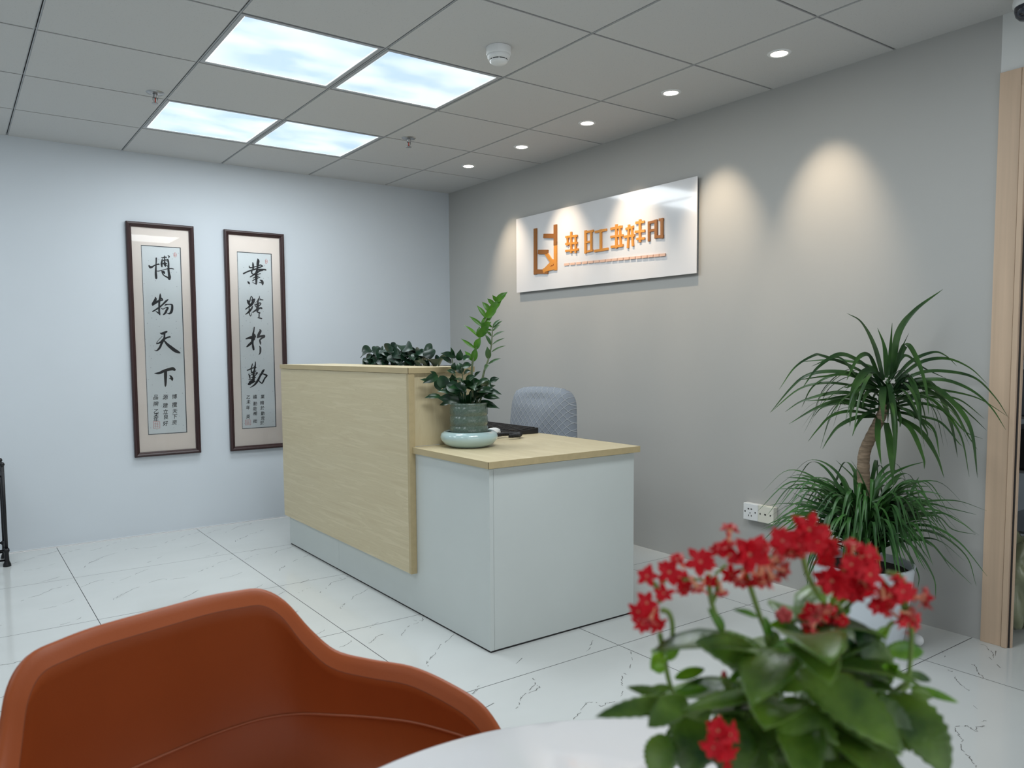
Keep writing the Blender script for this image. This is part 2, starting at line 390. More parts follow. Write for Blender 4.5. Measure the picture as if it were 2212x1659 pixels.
# ceiling: mineral tiles dropped a little below the tees
T = .6
bm = nb()
box(bm, (-3.3, -5, HC+.012), (5.2, YW+.02, HC+.05), 1)
PANELS = [(1, 0), (2, 0), (1, 2), (2, 2), (1, -3), (2, -3), (-3, 0), (-2, 0), (-3, 2), (-2, 2), (-3, -3), (-2, -3)]  # negative columns: assumed panels out of view, added to brighten from the left
for i in range(-6, 9):
    for j in range(-9, 4):
        if (i, j) in PANELS: continue
        x0, x1 = i*T+.007, (i+1)*T-.007; y0, y1 = j*T+.006, (j+1)*T-.006
        x0 = max(x0, -3.3); y0 = max(y0, -5); y1 = min(y1, YW)
        if i == 4: x1 = XW
        if i > 4: x0 = max(x0, XW+.1); 
        if x1-x0 < .03 or y1-y0 < .03: continue
        box(bm, (x0, y0, HC), (x1, y1, HC+.011), 0)
for i in range(-5, 5):
    for s_ in (-1, 1): box(bm, (i*T+s_*.005-.0028, -5, HC+.003), (i*T+s_*.005+.0028, YW, HC+.0095), 2)
for j in range(-8, 4):
    box(bm, (-3.3, j*T-.0045, HC+.005), (XW, j*T+.0015, HC+.010), 2)
S('ceiling', bm, None, mats=['ceil', 'gap', 'tee'])

S('wall_back', bx((-3.3, YW, 0), (XW+.1, YW+.12, HC+.05)), 'wall_white')
S('wall_left', bx((-3.42, -5, 0), (-3.3, YW+.12, HC+.05)), 'wall_white')
bm = nb(); box(bm, (XW, -1.612, 0), (XW+.03, YW, HC+.012))
S('wall_right', bm, 'wall_grey')
DY0, DY1 = -1.612, -2.66
bm = nb(); box(bm, (XW, DY1, 2.195), (XW+.03, DY0, HC+.012)); box(bm, (XW, -5, 0), (XW+.03, DY1, HC+.012))
M['wall_neutral'] = mat('wall_neutral', srgb((214, 216, 214)), .75, bump=.06, bscale=250)
S('wall_right_doorway', bm, 'wall_neutral')
bm = nb(); box(bm, (-3.3, -5.1, 0), (-2.4, -5, HC+.05)); box(bm, (2.2, -5.1, 0), (XW+.1, -5, HC+.05)); box(bm, (-2.4, -5.1, 0), (2.2, -5, .35)); box(bm, (-2.4, -5.1, 2.3), (2.2, -5, HC+.05))
S('wall_front', bm, 'wall_white')
bm = nb()
for x in (-2.4, -.9, .65, 2.15): box(bm, (x, -5.08, .35), (x+.05, -5.03, 2.3))
box(bm, (-2.4, -5.08, .35), (2.2, -5.03, .4)); box(bm, (-2.4, -5.08, 2.25), (2.2, -5.03, 2.3))
S('window_1', bm, 'tee')
# thin white bead of caulk where the back wall meets the floor
S('baseboard_back', bx((-3.3, YW-.006, 0), (XW, YW, .006)), 'white_pl')
# room beyond the doorway
S('wall_beyond', bx((5.1, -4.5, 0), (5.2, 0, HC+.05)), 'wall_white')
S('wall_beyond_side', bx((XW+.1, -.35, 0), (5.2, -.25, HC+.05)), 'wall_white')

# doorway casing
root = empty('door_frame', (XW, -1.66, 0), 'beige wood-grain doorway casing at the right end of the grey wall', 'door frame')
root['kind'] = 'structure'; root.name = 'door_1'; del root['label']; del root['category']
bm = nb()
box(bm, (XW-.012, -1.688, 0), (XW-.001, -1.614, 2.2), 0, .0015); P('side_casing', bm, 'door_wood', root, False)
P('casing_moulding', bx((XW-.020, -1.710, 0), (XW-.001, -1.691, 2.135), .003), 'door_wood', root, False)
P('head_casing', bx((XW-.012, DY1-.07, 2.127), (XW-.001, -1.689, 2.2), .0015), 'door_wood', root, False)
P('head_moulding', bx((XW-.018, DY1, 2.1), (XW-.001, -1.717, 2.126), .003), 'door_wood', root, False)
P('side_casing', bx((XW-.012, DY1-.07, 0), (XW-.001, DY1, 2.126), .0015), 'door_wood', root, False)
P('jamb', bx((XW, -1.720, 0), (XW+.014, -1.613, 2.19)), 'door_wood', root, False)
P('door_seal', bx((XW-.004, -1.7155, 0), (XW-.0005, -1.7105, 2.1)), 'dark', root, False)
P('jamb', bx((XW, DY1, 2.127), (XW+.014, -1.721, 2.19)), 'door_wood', root, False)

# things glimpsed through the doorway
root = empty('storage_rack', (3.8, -1.55, 0), 'metal storage rack glimpsed through the doorway', 'rack')
for x in (3.5, 4.1):
    for y in (-1.95, -1.35):
        bm = nb(); tube(bm, [Vector((x, y, 0)), Vector((x, y, 1.9))], .013); P('post', bm, 'shelfm', root)
for z in (.35, .62, .86, 1.12, 1.4, 1.9):
    P('shelf', bx((3.5, -1.95, z-.012), (4.1, -1.35, z)), 'shelfm', root, False)
tag(P('x', bx((3.52, -1.93, 1.4), (3.9, -1.4, 1.6), .01), 'redbox', root, False), None)
o = bpy.data.objects['x']; o.parent = None; o.location = (3.8, -1.55, 0); o.name = 'red_box'; tag(o, 'red box on the rack beyond the doorway', 'box')
for nm, z0, z1, mt, lb in (('dark_box', 1.12, 1.34, 'black', 'black box below the red box beyond the doorway'), ('grey_box', .86, 1.06, 'greybox', 'grey box on the middle shelf beyond the doorway'),
                           ('dark_box', .62, .8, 'black', 'low black box beneath the grey box beyond the doorway')):
    bm = bx((3.52, -1.93, z0), (3.95, -1.4, z1), .01); o = link(nm, bm, mt, None, False); tag(o, lb, 'box')
bm = nb(); bmesh.ops.create_icosphere(bm, subdivisions=4, radius=1)
for v_ in bm.verts:
    k = 1+.13*math.sin(v_.co.x*9+v_.co.z*7)+.1*math.sin(v_.co.y*13)
    v_.co = Vector((3.23+v_.co.x*.14*k, -1.62+v_.co.y*.14*k, .19+v_.co.z*.19*k)); v_.co.z = max(v_.co.z, .002)
tag(link('plastic_bag', bm, 'bag'), 'cloudy yellow-green plastic bag on the floor beyond the doorway', 'bag')

# ---------------------------------------------------------------- ceiling fittings
pl_lab = {(1, 0): 'square sky-print LED ceiling panel, nearer and left one of the four lit panels', (2, 0): 'square sky-print LED ceiling panel beside the smoke detector',
          (1, 2): 'lit sky-print LED ceiling panel next to the left sprinkler, far row', (2, 2): 'lit sky-print LED ceiling panel nearest the corner of the two walls',
          (1, -3): 'sky-print LED ceiling panel near the camera, seen mirrored in the left picture glass', (2, -3): 'sky-print LED ceiling panel near the camera, towards the grey wall',
          (-3, 0): 'unseen fill light panel added in a left-hand block, middle row, outer', (-2, 0): 'unseen fill light panel added in a left-hand block, middle row, inner',
          (-3, 2): 'unseen fill light panel added in a left-hand block, by the back wall, outer', (-2, 2): 'unseen fill light panel added in a left-hand block, by the back wall, inner',
          (-3, -3): 'unseen fill light panel added in a left-hand block, nearest the windows, outer', (-2, -3): 'unseen fill light panel added in a left-hand block, nearest the windows, inner'}
for k, (i, j) in enumerate(PANELS):
    cx, cy = i*T+.3, j*T+.3
    root = empty('ceiling_panel_light', (cx, cy, HC), pl_lab[(i, j)], 'ceiling light', 'sky-print LED ceiling panels')
    bm = nb()
    for a, b_ in (((-.292, -.292), (.292, -.276)), ((-.292, .276), (.292, .292)), ((-.292, -.276), (-.276, .276)), ((.276, -.276), (.292, .276))):
        box(bm, (cx+a[0], cy+a[1], HC), (cx+b_[0], cy+b_[1], HC+.011))
    P('panel_frame', bm, 'tee', root, False)
    P('diffuser', bx((cx-.271, cy-.271, HC+.003), (cx+.271, cy+.271, HC+.010)), panel_mat(k+1), root, False)
    bm = nb()
    for a, b_ in (((-.276, -.276), (.276, -.271)), ((-.276, .271), (.276, .276)), ((-.276, -.271), (-.271, .271)), ((.271, -.271), (.276, .271))):
        box(bm, (cx+a[0], cy+a[1], HC+.003), (cx+b_[0], cy+b_[1], HC+.010))
    P('glowing_rim', bm, 'panel_edge', root, False)
    l = bpy.data.lights.new('panel_lamp', 'AREA'); l.shape = 'SQUARE'; l.size = .53; l.energy = PANEL_W*(.5 if i < 0 else 1.45 if j < 0 else 1); l.color = (.90, .955, .985)
    lo = bpy.data.objects.new('panel_lamp', l); COL.objects.link(lo); lo.parent = root; lo.location = (0, 0, -.006)
DL = [(-.897, 'first'), (-.289, 'second'), (.322, 'third'), (.925, 'fourth'), (1.525, 'fifth')]
proto = None
dl_lab = ['largest warm recessed downlight, nearest the white dome camera', 'warm recessed downlight second from the right in the row along the grey wall', 'warm recessed downlight in the middle of the row of five',
          'warm recessed downlight second from the corner in the row along the grey wall', 'smallest warm recessed downlight, closest to the room corner']
for k, (y, _) in enumerate(DL):
    x = 2.594
    if proto is None:
        root = proto = empty('downlight', (x, y, HC), dl_lab[k], 'downlight', 'recessed downlights along the grey wall')
        bm = nb(); lathe(bm, (x, y, HC), [(.034, -.0005), (.036, -.004), (.046, -.0035), (.05, -.0005), (.05, .001)], 32); P('trim_ring', bm, 'white_pl', root)
        bm = nb(); lathe(bm, (x, y, HC), [(.0001, -.0025), (.036, -.0020), (.036, .0)], 32); P('lens', bm, 'lens', root)
        l = bpy.data.lights.new('downlight_beam', 'SPOT'); l.energy = SPOT_W; l.color = (1, .80, .58); l.spot_size = math.radians(52); l.spot_blend = 1.0; l.shadow_soft_size = .02
        lo = bpy.data.objects.new('downlight_beam', l); COL.objects.link(lo); lo.parent = root; lo.location = (0, 0, -.012)
        lo.rotation_euler = (0, math.radians(-26), 0)
        lo.rotation_euler = Vector((math.sin(math.radians(27)), -.03, -math.cos(math.radians(27)))).to_track_quat('-Z', 'Y').to_euler()
    else:
        c = proto.copy(); COL.objects.link(c); c.location = (x, y, HC); c['label'] = dl_lab[k]
        for ch in list(proto.children):
            d = ch.copy(); COL.objects.link(d); d.parent = c
# sprinklers
proto = None
for (x, y, lb) in ((.536, 1.121, 'small pendent sprinkler head on the ceiling beside the left lit panels'), (1.926, 1.14, 'small pendent sprinkler head on the ceiling right of the far lit panels')):
    if proto is None:
        root = proto = empty('sprinkler', (x, y, HC), lb, 'sprinkler', 'ceiling sprinkler heads')
        bm = nb(); lathe(bm, (x, y, HC), [(.041, -.0005), (.038, -.004), (.02, -.007), (.012, -.007)], 28); P('escutcheon', bm, 'chrome', root)
        bm = nb(); lathe(bm, (x, y, HC), [(.010, -.006), (.010, -.022), (.007, -.026)], 16)
        for s_ in (-1, 1): tube(bm, [Vector((x+s_*.010, y, HC-.022)), Vector((x+s_*.011, y, HC-.035)), Vector((x+s_*.002, y, HC-.05))], .002, 6)
        P('body', bm, 'chrome', root)
        bm = nb(); tube(bm, [Vector((x, y, HC-.024)), Vector((x, y, HC-.048))], .0028, 8); P('glass_bulb', bm, 'redglass', root)
        bm = nb(); lathe(bm, (x, y, HC), [(.0001, -.052), (.016, -.053), (.017, -.0515), (.0001, -.050)], 20); P('deflector', bm, 'chrome', root)
    else:
        c = proto.copy(); COL.objects.link(c); c.location = (x, y, HC); c['label'] = lb
        for ch in list(proto.children):
            d = ch.copy(); COL.objects.link(d); d.parent = c
# smoke detector
x, y = 1.578, -.27
root = empty('smoke_detector', (x, y, HC), 'round white smoke detector on the ceiling', 'smoke detector')
bm = nb(); lathe(bm, (x, y, HC), [(.052, -.0005), (.052, -.026), (.049, -.031), (.047, -.031)], 40); P('base', bm, 'white_pl', root)
bm = nb(); lathe(bm, (x, y, HC), [(.047, -.031), (.048, -.035), (.043, -.048), (.037, -.049)], 40); P('body', bm, 'white_pl', root)
bm = nb(); lathe(bm, (x, y, HC), [(.0365, -.047), (.0365, -.054)], 40); P('vent_slot', bm, 'black', root)
for k in range(8):
    bm = nb(); a = 2*PI*k/8+.2; box(bm, (x+.0355*math.cos(a)-.002, y+.0355*math.sin(a)-.002, HC-.055), (x+.0355*math.cos(a)+.002, y+.0355*math.sin(a)+.002, HC-.046)); P('vent_rib', bm, 'white_pl', root, False)
bm = nb(); lathe(bm, (x, y, HC), [(.0375, -.053), (.037, -.058), (.030, -.064), (.0001, -.066)], 40); P('cap', bm, 'white_pl', root)
# dome camera
x, y = 2.832, -1.752
root = empty('security_camera', (x, y, HC), 'dark dome security camera on the ceiling above the doorway', 'security camera')
bm = nb(); lathe(bm, (x, y, HC), [(.050, -.0005), (.050, -.02), (.053, -.034), (.052, -.046), (.049, -.050), (.0001, -.050)], 40); P('mount', bm, 'white_pl', root)
bm = nb(); lathe(bm, (x, y, HC), [(.047, -.050), (.047, -.062), (.042, -.080), (.030, -.093), (.014, -.099), (.0001, -.100)], 40); P('dome', bm, mat('tinted_dome', (.01, .014, .028), .08, coat=.5), root)

# ---------------------------------------------------------------- calligraphy pictures
GL = {
'bo': ((310, 540), ["570 370 35 570 480 32 565 600 30 555 800 38 550 1000 48 560 1150 55 570 1255 50", "250 710 35 300 770 55 380 760 45 480 700 28 560 660 25 650 640 35 690 640 33", "930 260 15 940 330 25 945 500 25 950 600 60 970 680 50 985 750 15", "800 335 12 870 345 22 950 325 30 1030 330 22", "1095 255 15 1150 290 30 1125 360 15", "840 400 20 820 520 40 810 640 48 825 750 30", "850 500 18 940 430 16 1060 420 20 1100 460 35 1120 600 38 1120 750 42 1120 900 48 1140 1050 52 1165 1200 65 1160 1290 60", "1160 1290 50 1080 1230 35 960 1170 26 880 1100 26 840 1010 30 810 940 15", "870 620 20 940 590 30 1040 610 20", "860 490 16 1000 480 22 1090 500 18", "1020 680 12 1090 730 20", "590 940 15 680 945 18 850 900 16 1000 860 16 1100 840 25 1250 830 26 1350 855 18", "840 960 30 910 990 50 935 1050 30"]),
'wu': ((315, 620), ["430 460 20 440 540 55 390 650 65 320 760 60 310 810 35", "340 780 40 480 680 50 620 610 45 740 600 20", "645 300 15 645 380 40 640 500 50 610 600 45 600 750 42 600 900 42 600 1100 42 620 1200 35 635 1260 12", "650 480 25 720 530 40 765 600 15", "310 1095 28 420 1030 32 560 940 38 680 850 35 800 740 38 900 640 45 960 590 35 1000 555 15", "440 1085 10 530 1140 28 630 1240 20", "850 830 15 900 790 35 1000 780 22 1130 780 30 1180 830 48 1175 1000 56 1130 1130 58 1050 1190 35 950 1165 10", "690 945 15 760 990 20 850 950 16 940 920 28 990 940 38 930 1040 48 880 1150 48 800 1230 30 770 1240 12"]),
'tian': ((320, 700), ["535 400 12 620 430 50 720 390 55 830 345 40", "730 420 45 730 540 40 715 650 50 640 780 60 590 900 50 540 1020 48 470 1120 45 370 1195 22 285 1165 8", "640 540 12 540 640 12 420 780 12 385 880 28", "385 880 28 470 860 32 580 790 40 690 690 50 820 620 38 960 575 35 985 580 28", "720 740 30 850 900 55 1000 1030 72 1180 1170 78 1330 1250 62 1420 1290 30"]),
'xia': ((320, 780), ["285 550 10 400 550 40 520 530 55 650 470 62 800 410 62 950 370 66 1100 345 75 1180 385 58", "780 480 70 780 650 72 780 820 62 780 1000 50 775 1090 40 770 1155 10", "955 630 12 1020 690 40 1065 780 60 1075 840 40", "945 780 10 1020 790 25"]),
'ye': ((510, 550), ["965 185 15 990 270 58 975 400 62 960 550 45 940 700 48 900 850 58 900 1000 62 905 1150 50 905 1290 42 905 1330 20", "745 350 15 760 450 40 765 600 40 740 700 25", "590 500 15 595 560 28 660 590 28 760 570 22 900 530 22", "1000 500 20 1090 465 26 1200 515 18", "1200 515 18 1100 555 30 980 590 28", "335 850 35 450 790 32 600 730 32 760 680 35 900 640 30", "980 680 40 1150 670 35 1290 675 34 1330 690 32", "1200 710 18 1050 740 28 950 800 40 830 870 38 720 950 28 630 1000 18", "700 740 35 700 820 30 760 880 25", "960 890 20 1090 850 20", "760 1060 18 860 1000 25 1010 965 18", "735 1175 18 860 1100 25 1060 1015 22", "720 1235 6 860 1300 22 900 1320 30", "520 1200 15 565 1260 45 600 1310 25", "1080 1140 20 1160 1190 50 1185 1280 55 1190 1350 25", "1010 1240 6 1100 1255 25"]),
'jing': ((510, 625), ["680 300 15 650 380 20 625 470 22 600 560 38", "690 310 15 730 380 20 740 450 25 730 520 45", "520 500 40 550 590 55 600 670 48", "800 470 55 770 560 58 700 660 58 650 720 55 560 790 32 430 890 22", "650 490 10 720 460 12 830 440 28", "610 700 40 590 800 25 585 900 24 590 1020 24 610 1130 20 650 1200 16 685 1130 14 690 1040 8", "740 760 22 680 850 22 620 940 38 550 1030 42 430 1120 18", "740 820 15 700 900 15 620 1000 18", "1040 290 10 1040 380 22 990 480 35 970 600 42 970 700 55 960 850 58 960 950 48", "940 520 8 870 600 8 815 670 7", "1060 400 8 1120 460 22 1200 475 24", "1050 470 18 1120 465 22", "830 700 16 920 670 30 1050 610 26 1110 640 24 1050 720 26 960 780 38", "850 720 18 900 790 22", "750 1030 25 850 960 36 950 890 48 1050 850 42 1120 830 36 1150 860 32", "930 1000 24 1000 1040 28 1060 1050 28 1030 1120 24 1035 1200 28 1020 1250 24", "970 1275 14 1050 1285 28 1140 1310 33"]),
'yu': ((515, 695), ["710 250 25 690 400 32 665 530 45 670 650 70 660 750 78 630 850 60 640 1000 42 660 1120 50 680 1240 45", "345 765 25 450 730 45 600 700 68 730 650 55 760 680 30", "720 570 30 745 640 30 700 800 40", "640 880 50 550 970 55 450 1060 48 375 1120 25", "950 340 12 990 410 50 930 530 60 880 640 50 860 710 30", "850 710 30 960 660 45 1080 640 48 1160 630 42 1140 690 42 1040 740 38 960 830 36 980 920 40 990 1000 28", "935 1085 10 980 1160 38 985 1280 43 970 1400 33 905 1490 8"]),
'qin': ((515, 770), ["760 245 20 760 360 28 740 470 38 720 600 35 690 700 42 680 850 48 680 1000 58 660 1080 58", "630 330 20 600 440 25 575 550 28 580 680 28", "400 620 26 480 590 26 600 530 26 720 500 30 790 490 22", "660 410 8 730 460 15", "590 720 28 680 690 32 790 650 18", "500 755 7 640 745 10 760 745 18 850 735 26 780 820 22 720 900 22", "460 790 18 500 880 33 520 980 26", "530 850 13 620 800 18 680 790 28", "590 950 20 700 930 32 780 955 16", "470 1045 18 560 1045 18 650 1010 28", "760 1110 20 660 1130 58 560 1180 58 450 1240 36 520 1250 33", "500 1150 38 580 1100 38", "1150 600 30 1100 660 52 1040 770 46 970 880 42 900 1020 46 820 1150 48 720 1270 38 620 1340 24 520 1405 8", "910 800 6 1000 780 18 1100 780 24 1250 840 38 1270 870 34 1180 980 32 1120 1100 32 1060 1200 28 990 1160 24 930 1110 22 935 1040 10"]),
}
def glyph(bm, key, yp):
    (ox, oy), strokes = GL[key]
    sc = 80/1659
    k = 0
    for s_ in strokes:
        v_ = list(map(float, s_.split())); pts = [Vector((v_[i], v_[i+1], v_[i+2])) for i in range(0, len(v_), 3)]
        pts = smoothpts(pts, 5)
        k += 1
        yy = yp - k*.00003
        def Q(p, dx=0, dy=0): return onp(ox+(p.x+dx)*sc, oy+(p.y+dy)*sc, 1, yy)
        prev = None; n = len(pts)
        for i, p in enumerate(pts):
            t = pts[min(i+1, n-1)]-pts[max(i-1, 0)]; t.z = 0; t.normalize()
            w = max(p.z, 5)
            cur = (bm.verts.new(Q(p, -t.y*w, t.x*w)), bm.verts.new(Q(p, t.y*w, -t.x*w)))
            if prev: bm.faces.new((prev[0], prev[1], cur[1], cur[0]))
            prev = cur
            if i in (0, n-1) or (i % 5 == 0):
                ring = [bm.verts.new(Q(p, w*math.cos(a*PI/6), w*math.sin(a*PI/6))) for a in range(12)]
                for r_ in ring: r_.co.y -= .00001
                bm.faces.new(ring)
def text_part(root, name, rows, size, mt, yp):
    """rows: list of (char, px, py); each set as brush-like small writing on the paper"""
    for ch, px, py in rows:
        bm = nb()
        cu = bpy.data.curves.new('t', 'FONT'); cu.body = ch; cu.size = size; cu.align_x = 'CENTER'; cu.align_y = 'CENTER'; cu.shear = .12
        to = bpy.data.objects.new('t', cu); COL.objects.link(to)
        dg = bpy.context.evaluated_depsgraph_get(); dg.update()
        me = bpy.data.meshes.new_from_object(to.evaluated_get(dg))
        c = onp(px, py, 1, yp)
        me.transform(Matrix.Translation(c) @ Matrix.Rotation(PI/2, 4, 'X') @ Matrix.Rotation(rv.uniform(-.06, .1), 4, 'Z') @ Matrix.Diagonal((1, 1.05, 1, 1)))
        for dx, dz in ((0, 0), (.0007, 0), (0, .0006), (.0007, .0006)):
            me.transform(Matrix.Translation((dx, -.00002, dz))); bm.from_mesh(me); me.transform(Matrix.Translation((-dx, 0, -dz)))
        bpy.data.objects.remove(to); bpy.data.curves.remove(cu); bpy.data.meshes.remove(me)
        P(name, bm, mt, root, False)
def picture(x0, x1, z0, z1, px0, px1, pz0, pz1, glyphs, caps, sealbox, topseal, label):
    d = .028
    root = empty('framed_calligraphy', ((x0+x1)/2, YW-.001, z0), label, 'framed calligraphy', 'framed calligraphy scrolls on the white wall')
    fw = .030
    bm = nb()
    # moulded frame profile swept round the rectangle
    prof = [(0, 0), (0, .024), (.004, d), (.012, d+.002), (.020, d-.002), (.024, .020), (fw, .018), (fw, .004)]
    def corner(ins, dep): return [Vector((x0+ins, YW-.001-dep, z0+ins)), Vector((x1-ins, YW-.001-dep, z0+ins)), Vector((x1-ins, YW-.001-dep, z1-ins)), Vector((x0+ins, YW-.001-dep, z1-ins))]
    rings = [[bm.verts.new(p) for p in corner(*pr_)] for pr_ in prof]
    for A, B in zip(rings, rings[1:]):
        for k in range(4): bm.faces.new((A[k], A[(k+1) % 4], B[(k+1) % 4], B[k]))
    bmesh.ops.recalc_face_normals(bm, faces=bm.faces)
    P('frame', bm, 'frame', root, False)
    # bevelled mat with its opening
    bm = nb(); yf = YW-.012; fi = fw-.004
    O = [(x0+fi, z0+fi), (x1-fi, z0+fi), (x1-fi, z1-fi), (x0+fi, z1-fi)]; I = [(px0, pz0), (px1, pz0), (px1, pz1), (px0, pz1)]
    vo = [bm.verts.new((a, yf, b_)) for a, b_ in O]; vi = [bm.verts.new((a, yf, b_)) for a, b_ in I]
    vb = [bm.verts.new((a+(.003 if k in (0, 3) else -.003), yf+.005, b_+(.003 if k < 2 else -.003))) for k, (a, b_) in enumerate(I)]
    for k in range(4):
        bm.faces.new((vo[k], vo[(k+1) % 4], vi[(k+1) % 4], vi[k])); bm.faces.new((vi[k], vi[(k+1) % 4], vb[(k+1) % 4], vb[k])).material_index = 1
    P('mat_board', bm, None, root, False, mats=['matboard', 'steel'])
    yp = YW-.0072
    pp = P('paper', bx((px0-.004, yp, pz0-.004), (px1+.004, yp+.001, pz1+.004)), 'paper', root, False)
    bm = nb()
    for a, b_ in (((px0+.003, pz0+.003), (px1-.003, pz0+.0045)), ((px0+.003, pz1-.0045), (px1-.003, pz1-.003)), ((px0+.003, pz0+.003), (px0+.0045, pz1-.003)), ((px1-.0045, pz0+.003), (px1-.003, pz1-.003))):
        box(bm, (a[0], yp-.0004, a[1]), (b_[0], yp-.0001, b_[1]))
    P('paper_border', bm, 'steel', root, False)
    for g in glyphs:
        bm = nb(); glyph(bm, g, yp-.0004); tag(P('brush_character', bm, 'ink', root, False))
    text_part(root, 'inscription_character', caps, .032 if sealbox[0] < 500 else .028, 'ink', yp-.0004)
    bm = nb(); (a, b_), (c, e_) = sealbox[0:2], sealbox[2:4]
    A = onp(a, b_, 1, yp-.0004); B = onp(c, e_, 1, yp-.0004); t_ = .0025
    for k in range(2):
        box(bm, (A.x, yp-.0006, A.z if k else B.z), (B.x, yp-.0004, (A.z if k else B.z)+t_)); box(bm, (A.x if k else B.x, yp-.0006, B.z), ((A.x if k else B.x)+t_, yp-.0004, A.z))
    for k in range(1, 4): box(bm, (A.x+.006, yp-.0006, B.z+(A.z-B.z)*k/4), (B.x-.006, yp-.0004, B.z+(A.z-B.z)*k/4+.002))
    for k in (1, 2): box(bm, (A.x+(B.x-A.x)*k/3, yp-.0006, B.z+.005), (A.x+(B.x-A.x)*k/3+.0018, yp-.0004, A.z-.005))
    P('seal_stamp', bm, 'seal', root, False)
    bm = nb(); c = onp(topseal[0], topseal[1], 1, yp-.0004); hw, hh = topseal[2], topseal[3]
    for k in range(5):
        z = c.z-hh+2*hh*k/5; w_ = hw*(1-abs(k-1.5)*.22); box(bm, (c.x-w_, yp-.0006, z), (c.x+w_*(.4 if k % 2 else 1), yp-.0004, z+.0035))
    for s_ in (-1, 1): box(bm, (c.x+s_*hw*.8, yp-.0006, c.z-hh*.7), (c.x+s_*hw*.8+.0025, yp-.0004, c.z+hh*.5))
    P('seal_stamp', bm, 'seal', root, False)
    bm = nb(); bm.faces.new([bm.verts.new(p) for p in ((x0+fi, YW-.0185, z0+fi), (x1-fi, YW-.0185, z0+fi), (x1-fi, YW-.0185, z1-fi), (x0+fi, YW-.0185, z1-fi))])
    P('glass_pane', bm, 'glass', root, False)
zz_ = lambda x, y: (260+x/5.924, 720+y/5.924)
capL = [(c,)+zz_(x, y) for c, x, y in (('博', 690, 815), ('攬', 690, 920), ('天', 695, 1000), ('下', 692, 1070), ('资', 690, 1145), ('源', 572, 822), ('建', 572, 928), ('立', 575, 1010), ('良', 578, 1075), ('好', 575, 1158), ('品', 450, 822), ('牌', 452, 908), ('乙', 455, 1003), ('未', 455, 1052), ('年', 452, 1106))]
capR = [(c,)+zz_(x, y) for c, x, y in (('業', 1818, 815), ('精', 1812, 895), ('於', 1815, 960), ('勤', 1820, 1030), ('荒', 1820, 1092), ('於', 1812, 1150), ('嬉', 1720, 818), ('勤', 1722, 905), ('能', 1720, 968), ('補', 1722, 1030), ('拙', 1722, 1130), ('乙', 1635, 822), ('未', 1637, 882), ('年', 1632, 955), ('英', 1632, 1070))]
picture(.602, 1.004, .508, 1.987, .686, .923, .646, 1.846, ('bo', 'wu', 'tian', 'xia'), capL, zz_(420, 1133)+zz_(503, 1213), (378, 550, .010, .016), 'left framed calligraphy scroll in a dark wood frame, four characters 博物天下')
picture(1.197, 1.603, .500, 1.985, 1.281, 1.518, .646, 1.846, ('ye', 'jing', 'yu', 'qin'), capR, zz_(1596, 1112)+zz_(1666, 1172), (575, 564, .008, .018), 'right framed calligraphy scroll, partly behind the reception desk, four characters 業精於勤')

# ---------------------------------------------------------------- reception desk
XF = 1.315
root = empty('reception_desk', (1.5, .5, 0), 'reception desk with pale wood raised counter and white laminate base', 'desk')
P('base_panel', bx((XF, -.558, .008), (XF+.018, .8655, .716), .0008), 'white_lam', root, False)
P('base_panel', bx((XF, .8665, .008), (XF+.018, 1.595, .716), .0008), 'white_lam', root, False)
P('end_panel', bx((XF+.0195, -.557, .008), (2.083, -.539, .716), .0008), 'white_lam', root, False)
P('end_panel', bx((XF+.0195, 1.577, .008), (1.62, 1.594, .716), .0008), 'white_lam', root, False)
P('plinth', bx((XF+.004, -.553, 0), (2.075, -.49, .02)), 'dark', root, False)
P('plinth', bx((XF+.004, -.489, 0), (XF+.05, 1.59, .02)), 'dark', root, False)
bm = nb(); box(bm, (1.300, -.575, .7205), (2.10, .026, .7465), 0, .001); P('worktop', bm, 'wood_top', root, False)
bm = nb(); box(bm, (1.56, .0265, .7205), (2.10, 1.6, .7465), 0, .001); P('rear_worktop', bm, 'wood_top', root, False)
bm = nb(); box(bm, (1.2985, -.5765, .7205), (1.2999, .026, .7465)); box(bm, (1.2985, -.5765, .7205), (2.1015, -.5751, .7465)); box(bm, (2.1001, -.5751, .7205), (2.1015, 1.6, .7465))
P('edge_banding', bm, 'edge', root, False)
P('front_board', bx((1.286, .032, .183), (1.3145, 1.600, 1.068), .0008), 'wood', root, False)
P('board_edge', bx((1.285, .012, .183), (1.3145, .0318, 1.068), .001), 'edge', root, False)
P('counter_top', bx((1.283, .009, 1.0695), (1.625, 1.603, 1.0945), .0008), 'wood_top', root, False)
bm = nb(); box(bm, (1.2815, .0075, 1.0695), (1.2829, 1.603, 1.0945)); box(bm, (1.2815, .0075, 1.0695), (1.6265, .0089, 1.0945)); P('edge_banding', bm, 'edge', root, False)
P('side_board', bx((1.3147, .027, .7475), (1.606, .043, 1.068)), 'wood_v', root, False)
P('back_board', bx((1.607, .027, .7475), (1.623, 1.598, 1.068)), 'wood', root, False)
P('rear_panel', bx((2.06, -.538, .008), (2.078, -.3, .716)), 'white_lam', root, False)

